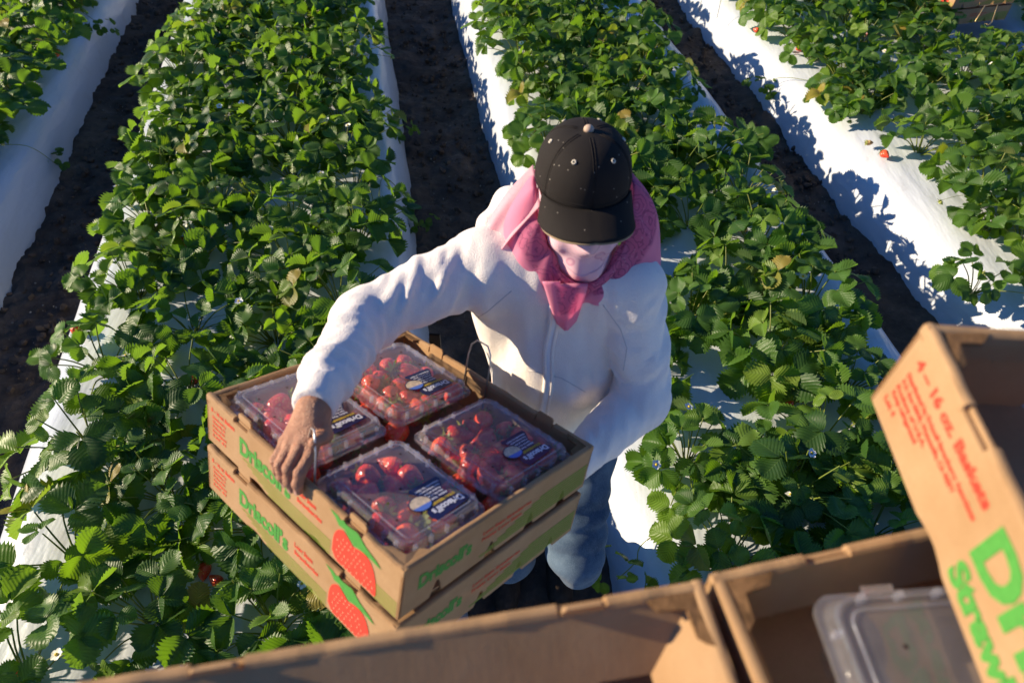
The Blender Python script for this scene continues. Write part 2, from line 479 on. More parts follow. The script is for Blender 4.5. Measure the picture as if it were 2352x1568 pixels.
def berry_mesh(name, mat, L_=.036, w=.030, seed=0, n=14, rings=11):
    rng = random.Random(seed); V = []; F = []
    for i in range(rings + 1):
        s = i / rings
        r = w * .5 * (math.sin(math.pi * s ** .62) ** .8 if 0 < s < 1 else 0) * (1.0 - .12 * s) + (.0005 if i in (0, rings) else 0)
        for k in range(n):
            a = 2 * math.pi * k / n
            rr = r * (1 + .05 * math.cos(2 * a + seed) + .03 * math.cos(3 * a + seed * 2))
            V.append((rr * math.cos(a), rr * math.sin(a), -s * L_))
    for i in range(rings):
        for k in range(n): F.append((i*n+k, (i+1)*n+k, (i+1)*n+(k+1)%n, i*n+(k+1)%n))
    F.append(tuple(range(n))); F.append(tuple(rings*n + k for k in range(n-1, -1, -1)))
    return mesh_obj(name, V, F, mat, None, True)
def calyx_mesh(w=.030):
    V = []; F = []; UVs = []; n = 9
    for k in range(n):
        a = 2 * math.pi * k / n; d = Vector((math.cos(a), math.sin(a), 0)); e = Vector((-math.sin(a), math.cos(a), 0)); b = len(V)
        for s, hw, z in ((0, .0015, .001), (.3, .0032, .0035), (.65, .0028, .001), (1, .0002, .003 * (k % 3))):
            c = d * (.001 + w * .55 * s) + Vector((0, 0, z)); V += [c - e * hw, c + e * hw]; UVs += [(0, .3)] * 2
        for i in range(3): F.append((b+2*i, b+2*i+1, b+2*i+3, b+2*i+2))
    mb = MB(); mb.add(V, F, 0); mb.tube([(0, 0, 0), (.001, .001, .010), (.004, .002, .016)], [.0012, .0010, .0008], 5)
    return mb.build('calyx', M_STEM, None, False)
_protos = []
def proto_berry(name, mat, L_, w, seed):
    b = berry_mesh(name, mat, L_, w, seed); c = calyx_mesh(w); c.parent = b; _protos.append(b); return b
P_RED = [proto_berry('strawberry', M_RED, .046, .037, 1), proto_berry('strawberry', M_RED, .040, .036, 2), proto_berry('strawberry', M_RED, .052, .038, 3)]
P_PALE = proto_berry('strawberry', M_PALE, .034, .027, 4)
P_GRN = proto_berry('strawberry', M_GREENB, .024, .020, 5)
def flower_mesh():
    mb = MB()
    for k in range(5):
        a = 2 * math.pi * k / 5; d = Vector((math.cos(a), math.sin(a), 0)); e = Vector((-math.sin(a), math.cos(a), 0)); V = []
        for s, hw in ((.12, .002), (.4, .0062), (.75, .0062), (1, .003)):
            c = d * .0145 * s + Vector((0, 0, .003 * s)); V += [c - e * hw, c + Vector((0, 0, -.001)), c + e * hw]
        mb.add(V, [(3*i, 3*i+1, 3*i+4, 3*i+3) for i in range(3)] + [(3*i+1, 3*i+2, 3*i+5, 3*i+4) for i in range(3)], 0)
    V = [(.0042 * math.cos(a) * math.cos(e), .0042 * math.sin(a) * math.cos(e), .002 + .004 * math.sin(e)) for e in (0, .6, 1.1) for a in [6.283 * k / 8 for k in range(8)]]
    mb.add(V, [(i*8+k, i*8+(k+1) % 8, (i+1)*8+(k+1) % 8, (i+1)*8+k) for i in range(2) for k in range(8)] + [tuple(16 + k for k in range(8))], 1)
    return mb.build('flower', None, None, False, [M_PETAL, M_YELLOW])
P_FLOWER = flower_mesh(); _protos.append(P_FLOWER)
FOL = []
for s in range(12):
    if s < 8: a = build_foliage(100 + s, 17 + s % 3 * 2, .180 + .015 * (s % 3), .150, .089)
    elif s < 10: a = build_foliage(100 + s, 11, .17, .11, .080)
    else: a = build_foliage(100 + s, 5, .09, .05, .050)
    FOL.append(a); _protos += list(a)
# placement
prng = random.Random(7)
def bed_h(u, a, b):
    return .285
def add_berry(root, loc, proto, rot, name='strawberry'):
    c = copy_tree(proto, root); c.name = name; c.location = loc; c.rotation_euler = rot; return c
PLANTS = []
def plant(u, v, var, scale=1.0, flowers=0, red=0, green=0, bed='', row='', runner=None, z=.288, rz=None):
    root = empty('strawberry_plant', loc=uv(u, v, z))
    rz_ = prng.uniform(0, 6.28) if rz is None else rz
    f, s = FOL[var]
    for src in (f, s):
        c = src.copy(); COL.objects.link(c); c.parent = root; c.scale = (scale, scale, scale * prng.uniform(.85, 1.1)); c.rotation_euler = (0, 0, rz_)
    def stalk(p0, p1, name='stalk', r=.0014):
        mb = MB(); p0, p1 = Vector(p0), Vector(p1); mb.tube(crom([p0, (p0 + p1) / 2 + Vector((0, 0, .03)), p1], 3), r, 4); return mb.build(name, M_STEM, root, True)
    for k in range(flowers):
        a = prng.uniform(0, 6.28); r = prng.uniform(.06, .17) * scale; h = prng.uniform(.12, .17) * scale
        c = P_FLOWER.copy(); COL.objects.link(c); c.parent = root; c.location = (r * math.cos(a), r * math.sin(a), h); c.rotation_euler = (prng.uniform(-.6, .6), prng.uniform(-.7, .2), a); c.scale = (1.1,) * 3
        stalk((0, 0, .02), (r * math.cos(a), r * math.sin(a), h - .002), 'flower_stalk')
    for k in range(red + green):
        a = prng.uniform(0, 6.28); r = prng.uniform(.13, .24) * scale
        zz = .03; pr = prng.choice(P_RED) if k < red else prng.choice([P_GRN, P_GRN, P_PALE])
        add_berry(root, (r * math.cos(a), r * math.sin(a), zz + .004), pr, (R(prng.uniform(50, 95)), 0, prng.uniform(0, 6.28)))
        stalk((0, 0, .03), (r * math.cos(a), r * math.sin(a), zz + .006), 'fruit_stalk')
    if runner:
        pts = [Vector(p) - root.location for p in runner]
        mb = MB(); mb.tube(crom([(0, 0, .03)] + pts, 6), .0018, 5); mb.build('runner', M_STEM, root, True)
        e = pts[-1]
        f2, s2 = FOL[10 + prng.randrange(2)]
        for src, nm in ((f2, 'plantlet'), ):
            c = src.copy(); c.name = nm; COL.objects.link(c); c.parent = root; c.location = e - Vector((0, 0, .012)); c.scale = (.95,) * 3; c.rotation_euler = (0, 0, prng.uniform(0, 6))
    PLANTS.append((root, bed, row, flowers, red, green, var, scale))
    return root
BEDN = {1: 'bed at the left edge', 2: 'bed left of worker', 3: 'bed right of worker', 4: 'bed beyond right furrow', 5: 'top right corner bed'}
ROWN = ['left edge', 'left inner', 'right inner', 'right edge']
def visible(p, mg=140):
    x, y, d = proj(p); return d > .05 and -mg < x < 2352 + mg and -mg < y < 1568 + mg
HOLES = [  # pixel centre (x, y, radius) in 2352-wide photo space where bare film shows
    (1560, 560, 62), (1470, 330, 0), (560, 700, 45), (980, 905, 0), (1590, 900, 80), (1450, 1180, 105), (2100, 1180, 75), (330, 1270, 0), (2160, 560, 75), (2000, 600, 60), (450, 1370, 45), (560, 1000, 35), (1640, 690, 0), (1640, 1290, 0),
    (2235, -15, 85), (1990, 1150, 60), (1700, 1130, 50), (1620, 690, 40), (1830, 640, 35), (1560, 330, 30)]
RU = {1: [-3.2, -2.86, -2.52, -2.22], 2: [-1.20, -.93, -.58, -.31], 3: [.78, 1.03, 1.27, 1.52], 4: [2.66, 2.98, 3.32, 3.64], 5: [4.5, 4.8, 5.15, 5.5]}
for bed, us in RU.items():
    for ri, u in enumerate(us):
        v = .35 + .17 * (ri % 2)
        while v < 7.4:
            uu = u + prng.uniform(-.045, .045); vv = v + prng.uniform(-.05, .05); v += (.385 if v < 2.7 else .335)
            p = uv(uu, vv, .36)
            if not visible(p): continue
            x, y, d = proj(p)
            if any((x - hx) ** 2 + (y - hy) ** 2 < hr * hr for hx, hy, hr in HOLES): continue
            if bed == 4 and ri == 0:
                if vv > 3.0: uu -= .11
                elif prng.random() < .22: continue
            if bed in (2, 3) and prng.random() < .04: continue
            small = prng.random() < .16
            var = prng.choice((8, 9)) if small else prng.randrange(8)
            sc = prng.uniform(.88, 1.12)
            plant(uu, vv, var, sc, flowers=prng.choice([1, 1, 2]) if prng.random() < .42 else 0, red=1 if prng.random() < .13 else 0, green=prng.choice([0, 0, 1, 1, 2]) if prng.random() < .7 else 0, bed=BEDN[bed], row=ROWN[ri])
# plants that throw a runner down the flank
def pz(x, y, z): return tuple(atz(x, y, z))
plant(-.16, 3.42, 8, .8, bed=BEDN[2], row='right edge', runner=[pz(905, 290, .27), pz(920, 320, .10)])
plant(-.17, 2.62, 9, .8, bed=BEDN[2], row='right edge', runner=[pz(880, 408, .29), pz(935, 460, .22), pz(965, 525, .06)])
plant(-2.2, 3.55, 8, .9, bed=BEDN[1], row='right edge', runner=[pz(60, 335, .26), pz(140, 385, .05)], green=2)
plant(-2.2, 5.4, 8, .9, bed=BEDN[1], row='right edge', runner=[pz(220, 50, .25), pz(246, 80, .18)])
plant(2.62, 3.28, 8, .9, bed=BEDN[4], row='left edge', runner=[pz(1800, 178, .26), pz(1745, 212, .12)])
plant(1.03, .98, 9, .95, bed=BEDN[3], row='left edge', runner=[pz(1500, 1230, .285), pz(1460, 1290, .28), pz(1418, 1330, .285)])
plant(2.62, 1.62, 9, .9, bed=BEDN[4], row='left edge', green=1)
for (x, y, sc) in ((2235, 672, .9), (2270, 530, .8), (1935, 255, .9)):
    p = atz(x, y, .3); plant(p.dot(PU), p.dot(PV), 9 if y > 300 else 8, sc, bed=BEDN[4], row='left edge', green=1)
# loose strawberries on the film
for k, (x, y, pr, lb) in enumerate([(2026, 349, P_RED[0], 'ripe red strawberry lying loose on white film beside a paler one'),
                                    (1990, 328, P_PALE, 'pale pink strawberry lying loose on white film beside a riper one'),
                                    (436, 880, P_RED[1], 'red strawberry on white film just left of the carried tray'),
                                    (180, 762, P_RED[0], 'red strawberry at the left shoulder of the bed left of worker'),
                                    (450, 52, P_RED[0], 'red strawberry at top left corner of the bed left of worker'),
                                    (470, 1292, P_RED[2], 'large red strawberry under leaves below the carried tray corner'),
                                    (30, 1540, P_RED[1], 'red strawberry at the bottom left corner of the photo')]):
    p = atz(x, y, .315)
    c = copy_tree(pr); c.location = p; c.rotation_euler = (R(88), R(20 * k), R(200 + 70 * k)); c.scale = (1.15,) * 3
    tag(c, lb, 'strawberry', 'loose strawberries on the film')
# clods and pebbles strewn in the furrows
def debris(name, mat, n, r0, r1, seed, label):
    rg = random.Random(seed); mb = MB()
    ico = [(0, 0, 1), (.89, 0, .45), (.28, .85, .45), (-.72, .53, .45), (-.72, -.53, .45), (.28, -.85, .45), (.72, .53, -.45), (-.28, .85, -.45), (-.89, 0, -.45), (-.28, -.85, -.45), (.72, -.53, -.45), (0, 0, -1)]
    fc = [(0,1,2),(0,2,3),(0,3,4),(0,4,5),(0,5,1),(1,6,2),(2,7,3),(3,8,4),(4,9,5),(5,10,1),(2,6,7),(3,7,8),(4,8,9),(5,9,10),(1,10,6),(11,7,6),(11,8,7),(11,9,8),(11,10,9),(11,6,10)]
    for _ in range(n):
        a, b = rg.choice(FURROWS[1:4]); u = rg.uniform(a - .02, b + .02); v = rg.uniform(.4, 1) ** 1.4 * 7.5
        r = r0 + (r1 - r0) * rg.random() ** 3; c = uv(u, v, .012 + r * .3)
        q = Matrix.Rotation(rg.uniform(0, 6.28), 3, 'Z') @ Matrix.Rotation(rg.uniform(0, 3), 3, 'X')
        mb.add([c + q @ Vector((x * r * rg.uniform(.7, 1.3), y * r * rg.uniform(.7, 1.3), z * r * rg.uniform(.5, .9))) for x, y, z in ico], fc)
    tag(mb.build(name, mat, None, False), label, 'debris', kind='stuff')
debris('soil_clods', M_SOIL, 3000, .004, .026, 4, 'small dark soil clods strewn along the furrows')
debris('pebbles', simple('pale_pebble', (.30, .26, .21), .9, .2, var=(60, .5, 1.3)), 1500, .0015, .0055, 5, 'small pale pebbles and straw bits strewn along the furrows')
# labels
groups = {}
for P in PLANTS:
    groups.setdefault((P[1], P[2]), []).append(P)
ORD = ['nearest the top', '2nd', '3rd'] + ['%dth' % i for i in range(4, 60)]
for (bed, row), L_ in groups.items():
    L_ = [(proj(P[0].location), P) for P in L_]
    L_.sort(key=lambda t: t[0][1])
    vis = 0
    for (x, y, d), P in L_:
        root, _, _, fl, rd, gr, var, sc = P
        vis += 1
        n = '1st' if vis == 1 else ORD[vis - 1]
        adj = 'small' if var >= 8 else 'leafy'
        root['label'] = '%s strawberry plant, %s from photo top, %s row, %s' % (adj, n, row, bed)
        root['category'] = 'plant'; root['group'] = 'strawberry plants growing through the white film'
# ------------------------------------------------------------------ cardboard trays, clamshells
def mat_card(name='kraft_cardboard', k=1.0):
    t = NT(name); co = t('TexCoord').outputs['Object']
    mp = t('Mapping', {'Vector': co, 'Scale': (1, 1, 3)})
    n1 = t.noise(14, 4, .6, co); n2 = t.noise(420, 3, .7, mp.outputs[0]); n3 = t.noise(60, 6, .7, co)
    c = t.mix(t.ramp(n1, [(.3, 0), (.75, 1)]), (.50 * k, .30 * k, .145 * k, 1), (.60 * k, .385 * k, .205 * k, 1))
    c = t.mix(t.ramp(n2, [(.35, .22), (.65, 0)]), c, (.32 * k, .18 * k, .08 * k, 1))
    c = t.mix(t.ramp(n3, [(.62, 0), (.80, .3)]), c, (.30 * k, .17 * k, .08 * k, 1))
    cor = t('TexWave', {'Vector': co, 'Scale': 36.0, 'Distortion': 0.0}, bands_direction='X')
    h = t.math('ADD', t.math('MULTIPLY', cor.outputs[1], .07), t.math('ADD', n2, t.math('MULTIPLY', n1, 4.0)))
    p = t('BsdfPrincipled', {'Base Color': c, 'Roughness': .82, 'Specular IOR Level': .25, 'Normal': t.bump(h, .0006, .6)})
    return t.done(t('MixShader', {0: .28, 1: p.outputs[0], 2: t('BsdfTranslucent', {'Color': c}).outputs[0]}))
M_CARD = mat_card()
M_CARD_CUT = simple('torn_cardboard_edge', (.20, .11, .05), .9, .1, bump=(300, .001), var=(90, .6, 1.3))
def ink(name, c): return simple(name, c, .75, .25, var=(160, .88, 1.12))
M_INKG = ink('green_ink', (.07, .27, .045)); M_INKR = ink('red_ink', (.70, .055, .030)); M_INKO = ink('olive_green_ink', (.20, .30, .03))
M_SEED = simple('cream_ink', (.75, .50, .30), .8, .2)
M_WIRE = simple('galvanised_wire', (.62, .60, .56), .35, .5, .85)
M_WIRE_D = simple('brass_coloured_wire', (.55, .38, .16), .4, .5, .6)
def mat_plastic(name, haze=.05, rib=True, tint=(.92, .95, 1)):
    t = NT(name); co = t('TexCoord').outputs['Object']
    n = t.noise(9, 3, .5, co)
    nm = t.bump(n, .006, .7)
    gl = t('BsdfGlossy', {'Color': (1, 1, 1, 1), 'Roughness': .07, 'Normal': nm})
    tr = t('BsdfTransparent', {'Color': (*tint, 1)})
    fr = t('LayerWeight', {'Blend': .5, 'Normal': nm}).outputs['Facing']
    geo = t('NewGeometry').outputs['Backfacing']
    di = t('MixShader', {0: .45, 1: t('BsdfDiffuse', {'Color': (.88, .84, .88, 1)}).outputs[0], 2: t('BsdfTranslucent', {'Color': (.9, .85, .88, 1)}).outputs[0]})
    a = t('MixShader', {0: t.math('ADD', t.math('MULTIPLY', t.noise(25, 4, .6, co), haze), haze * .5), 1: tr.outputs[0], 2: di.outputs[0]})
    f = t.math('ADD', .045, t.math('MULTIPLY', t.math('POWER', fr, 4.0), .55))
    return t.done(t('MixShader', {0: f, 1: a.outputs[0], 2: gl.outputs[0]}))
M_PLAST = mat_plastic('clear_plastic_lid', .18); M_PLASTB = mat_plastic('clear_plastic_base', .04)
M_NAVY = simple('navy_sticker', (.012, .014, .07), .35, .5)
M_WHITE = simple('white_print', (.72, .72, .78), .5)
M_GOLD = simple('gold_print', (.55, .38, .04), .5)
M_SKYP = simple('picture_blue', (.10, .20, .62), .5); M_CRM = simple('picture_cream', (.75, .60, .42), .5, var=(120, .55, 1.2))
M_DARKHOLE = simple('dark_vent', (.03, .008, .006), .8)

def text2d(s, size, bold=0.0, shear=0.0, width=None, sp=1.0):
    cu = bpy.data.curves.new('t', 'FONT'); cu.body = s; cu.size = size; cu.offset = bold; cu.shear = shear; cu.resolution_u = 3; cu.space_character = sp
    o = bpy.data.objects.new('t', cu); COL.objects.link(o)
    bpy.context.view_layer.update()
    me = o.evaluated_get(bpy.context.evaluated_depsgraph_get()).to_mesh()
    v = [(p.co.x, p.co.y) for p in me.vertices]; f = [tuple(p.vertices) for p in me.polygons]
    o.to_mesh_clear(); bpy.data.objects.remove(o); bpy.data.curves.remove(cu)
    if width and v:
        x0 = min(p[0] for p in v); x1 = max(p[0] for p in v); k = width / (x1 - x0); v = [((p[0] - x0) * k, p[1]) for p in v]
    return v, f
def rrect(w, d, r, n=5):
    p = []
    for cx, cy, a0 in ((w/2-r, d/2-r, 0), (-w/2+r, d/2-r, 90), (-w/2+r, -d/2+r, 180), (w/2-r, -d/2+r, 270)):
        for k in range(n + 1):
            a = R(a0 + 90 * k / n); p.append((cx + r * math.cos(a), cy + r * math.sin(a)))
    return p
def offp(T, e): return lambda x, y: T(x, y) + e
BIG_BERRY = [(.00, .20), (.02, .52), (.10, .72), (.22, .80), (.34, .74), (.46, .66), (.58, .70), (.74, .72), (.88, .60), (.97, .36), (1.0, .10), (.96, -.2), (.90, -.45), (.10, -.45), (.03, -.1)]
BIG_LEAF = [(-.10, 1.12), (.08, 1.04), (.16, .98), (.20, 1.16), (.27, .99), (.36, 1.00), (.50, 1.12), (.55, 1.02), (.70, .90), (.95, .80), (1.06, .72), (.80, .74), (.62, .74), (.47, .70), (.36, .77), (.24, .86), (.12, .84), (.04, .94)]
def print_face(T, n, W, H, side, root, layout='long'):
    """T(x,y)->point on the face; n outward normal; prints become parts"""
    e1, e2 = n * .0007, n * .0011
    def put(name, geo, x, y, mat, e=e1, ang=0):
        mb = MB()
        for v, f in geo:
            ca, sa = math.cos(ang), math.sin(ang)
            mb.add([T(x + p[0] * ca - p[1] * sa, y + p[0] * sa + p[1] * ca) + e for p in v], f)
        return mb.build(name, mat, root)
    def quad(x0, y0, x1, y1): return ([(x0, y0), (x1, y0), (x1, y1), (x0, y1)], [(0, 1, 2, 3)])
    if layout == 'long':
        g = [text2d('Driscoll\u2019s', H * .50, H * .022, 0, W * .285)]
        put('brand_lettering', g, W * .205, H * .38, M_INKG)
        rows = [text2d('8 \u2013 16 oz. Baskets', H * .125, .0003, 0, W * .145)]
        put('weight_lettering', rows, W * .03, H * .74, M_INKR)
        sm = []
        for k, s in enumerate(['Distributed by', 'Watsonville, CA', 'Produce of USA', 'Keep refrigerated', 'Lot 41']):
            v, f = text2d(s, H * .085, .0002, 0, W * (.085 - .004 * (k % 3))); sm.append(([(p[0], p[1] - k * H * .105) for p in v], f))
        put('small_lettering', sm, W * .035, H * .60, M_INKR)
        a = text2d('Long Stem', H * .15, .0003, 0, W * .095); b = text2d('Strawberries', H * .13, .0003, 0, W * .125)
        put('variety_lettering', [a, ([(p[0], p[1] - H * .16) for p in b[0]], b[1])], W * .525, H * .66, M_INKR)
        st = [quad(W * (.22 + .03 * k), H * (.30 - .055 * k), W * (.695), H * (.30 - .055 * k) + H * .018) for k in range(6)]
        put('stripes', st, 0, 0, M_INKO)
        put('stripes', [quad(W * .90, H * (.30 - .055 * k), W * .99, H * (.30 - .055 * k) + H * .018) for k in range(6)], 0, 0, M_INKO)
        bw, bh = W * .20, H * .95
        pts = crom(([Vector((p[0] * bw, max(p[1], .0) * bh, 0)) for p in BIG_BERRY[:12]]), 3)
        pts = [(p.x, max(p.y, .004)) for p in pts] + [(.90 * bw, .004), (.10 * bw, .004)]
        put('printed_strawberry', [(pts, [tuple(range(len(pts)))])], W * .705, 0, M_INKR, e1 * 1.35)
        lf = [(p[0] * bw, min(p[1], 1.03) * bh) for p in BIG_LEAF]
        put('printed_leaves', [(lf, [tuple(range(len(lf)))])], W * .705, 0, M_INKG, e1 * 1.8)
        rr = random.Random(3); sd_ = []
        for i in range(10):
            for j in range(6):
                x = bw * (.12 + .085 * i + .04 * (j % 2)); y = bh * (.08 + .11 * j)
                if x / bw > .3 + .9 * (1 - y / bh) or rr.random() < .2: continue
                l = .0024 * W / .5; sd_.append(([(x, y + l), (x - l * .3, y), (x, y - l), (x + l * .3, y)], [(0, 1, 2, 3)]))
        put('printed_seeds', sd_, W * .705, 0, M_SEED, e2 * 1.5)
    else:
        put('brand_lettering', [text2d('Driscoll\u2019s', H * .38, H * .018, 0, W * .24)], W * .07, H * .42, M_INKG)
        rows = []
        for k, s in enumerate(['Long Stem Strawberries', 'Fresas Long Stem']):
            v, f = text2d(s, H * .11, .0002, 0, W * (.26 - .05 * k)); rows.append(([(p[0], p[1] - k * H * .14) for p in v], f))
        put('variety_lettering', rows, W * .36, H * .62, M_INKR)
        st = [quad(W * (.36 + .045 * k), H * (.12 + .065 * k), W * .985, H * (.12 + .065 * k) + H * .030) for k in range(8)]
        put('stripes', st, 0, 0, M_INKO)

def frange_notch(W, H, notches, depth, half):
    return None
def make_tray(name, M, Lx=.52, Wy=.46, H=.095, prints=('long', 'short'), liner=True, label=None, group=None, handles=True, seed=0, flapcut=.034, slant=0.0, tabs_=True):
    """open tray; local x along the long side, y across, z up from the bottom; origin = centre of the bottom"""
    root = empty(name, M); rng = random.Random(seed); t = .0045; lip = .011
    hx, hy = Lx / 2, Wy / 2
    def side(T, Wd, notches, tabs, pname='side_panel', rough=True):
        # outline with die-cut vents along the bottom edge and low dips in the top edge
        pts = [(0, 0)]
        for c, hw, dp in notches: pts += [(c - hw, 0), (c - hw * .75, dp * .35), (c - hw * .25, dp * .9), (c + hw * .15, dp), (c + hw * .6, dp * .6), (c + hw, 0)]
        pts += [(Wd, 0), (Wd, H)]
        for c, hw in tabs[::-1]: pts += [(c + hw, H), (c + hw * .93, H - .006), (c - hw * .93, H - .006), (c - hw, H)]
        pts += [(0, H)]
        mb = MB(); mb.extr(pts, lambda x, y, d: T(x, y, d), t); p = mb.build(pname, M_CARD, root)
        # folded lip on top of the wall
        mb = MB(); segs = []; x = 0
        for c, hw in sorted(tabs): segs.append((x, c - hw)); x = c + hw
        segs.append((x, Wd))
        for a, b in segs:
            prof = [(-.0004, -.010), (-.0006, -.002), (.001, .0012), (.004, .0022), (.008, .0018), (lip, -.001), (lip + .0004, -.012), (t + .001, -.012), (t, -.004)]
            n = len(prof); k = 12; V = []; F = []
            for i in range(k + 1):
                xx = a + (b - a) * i / k; w1 = .0008 * math.sin(xx * 60 + seed) + .0006 * math.sin(xx * 147)
                V += [T(xx, H + q[1] + w1, q[0]) for q in prof]
            for i in range(k):
                for j in range(n): F.append((i*n+j, i*n+(j+1) % n, (i+1)*n+(j+1) % n, (i+1)*n+j))
            F += [tuple(range(n)), tuple(k*n + j for j in range(n-1, -1, -1))]
            mb.add(V, F)
        mb.build('rim', M_CARD, root, False)
        if liner:
            z0 = H - .002; mb = MB(); pts = [(.012, z0)]; 
            pts.append((.012, H - flapcut)); xx = .012
            while xx < Wd - .02:
                st_ = min(Wd - .012, xx + rng.uniform(.05, .12)); a = H - flapcut + rng.uniform(-.0015, .0015)
                pts += [(xx, a), (st_ - .004, a + rng.uniform(-.001, .001)), (st_ - .002, a - .004), (st_, a)]; xx = st_
            pts += [(Wd - .012, H - flapcut), (Wd - .012, z0)]
            q = []; 
            for p_ in pts:
                if not q or (abs(q[-1][0] - p_[0]) + abs(q[-1][1] - p_[1])) > 1e-5: q.append(p_)
            mb.extr(q, lambda x, y, d: T(x, y, d + t + .0016 + slant * (H - y)), .003); mb.build('inner_flap', M_CARD, root)
        for c, hw in (tabs if tabs_ else []):
            mb = MB(); pts = [(c - hw * .85, H - .010), (c + hw * .85, H - .010), (c + hw * .85, H + .008), (c + hw * .7, H + .0115), (c - hw * .7, H + .0115), (c - hw * .85, H + .008)]
            mb.extr(pts, lambda x, y, d: T(x, y, d + .0075), .0035); mb.build('stacking_tab', M_CARD, root)
    ns = [(Lx * .36, .014, .013), (Lx * .66, .014, .010)]
    side(lambda x, y, d: Vector((-hx + x, -hy + d, y)), Lx, [(Lx * .30, .03, .006), (Lx * .62, .03, .006)], [(Lx * .21, .022), (Lx * .79, .022)])
    side(lambda x, y, d: Vector((hx - x, hy - d, y)), Lx, [(Lx * .30, .03, .006), (Lx * .62, .03, .006)], [(Lx * .21, .022), (Lx * .79, .022)])
    nw = [(Wy * f, .013, .030) for f in (.16, .42, .64, .84)]
    side(lambda x, y, d: Vector((hx - d, -hy + x, y)), Wy, nw, [])
    side(lambda x, y, d: Vector((-hx + d, hy - x, y)), Wy, nw, [])
    mb = MB(); mb.box((-hx + t, -hy + t, .001), (hx - t, hy - t, .0045)); mb.build('bottom_panel', M_CARD, root)
    # corner gussets, folded in under the lip
    for sx in (-1, 1):
        for sy in (-1, 1):
            mb = MB(); c = Vector((sx * (hx - .006), sy * (hy - .006), H - .004)); ax = Vector((-sx, 0, 0)); ay = Vector((0, -sy, 0)); up = Vector((0, 0, 1))
            V = [c, c + ax * .050 + ay * .002, c + ax * .040 + ay * .014, c + ax * .016 + ay * .017, c + ay * .040 + ax * .014, c + ay * .050 + ax * .002]
            n_ = len(V); V2 = [p + up * (.004 + .0012 * (i % 2)) for i, p in enumerate(V)]
            f = [tuple(range(n_)), tuple(range(2*n_-1, n_-1, -1))] + [(i, i+n_, (i+1) % n_+n_, (i+1) % n_) for i in range(n_)]
            mb.add(V + V2, f); mb.build('corner_gusset', M_CARD_CUT if (sx, sy) != (1, -1) else M_CARD, root)
    if 'long' in prints: print_face(lambda x, y: Vector((-hx + x, -hy, y)), Vector((0, -1, 0)), Lx, H, 0, root, 'long')
    if 'short' in prints: print_face(lambda x, y: Vector((hx, -hy + x, y)), Vector((1, 0, 0)), Wy, H, 0, root, 'short')
    if handles:
        for sy in (-1, 1):
            y0 = sy * (hy - .012); c = -.004 if sy < 0 else -.03
            pts = [(c + .044, y0, H - .05), (c + .043, y0, H + .056), (c + .037, y0 + .002, H + .076), (c + .026, y0 + .008, H + .085), (c + .014, y0 + .012, H + .080), (c + .004, y0 + .012, H + .045), (c - .016, y0 + .006, H + .010), (c - .016, y0, H - .05)] if sy < 0 else [(c + .030, y0, H - .06), (c + .030, y0, H + .040), (c + .026, y0, H + .066), (c + .014, y0 + .002, H + .080), (c - .014, y0 + .002, H + .080), (c - .026, y0, H + .066), (c - .030, y0, H + .040), (c - .030, y0, H - .06)]
            mb = MB(); mb.tube(pts, .0017, 7); mb.build('wire_handle', M_WIRE, root, True)
    if label: tag(root, label, 'tray', group)
    return root

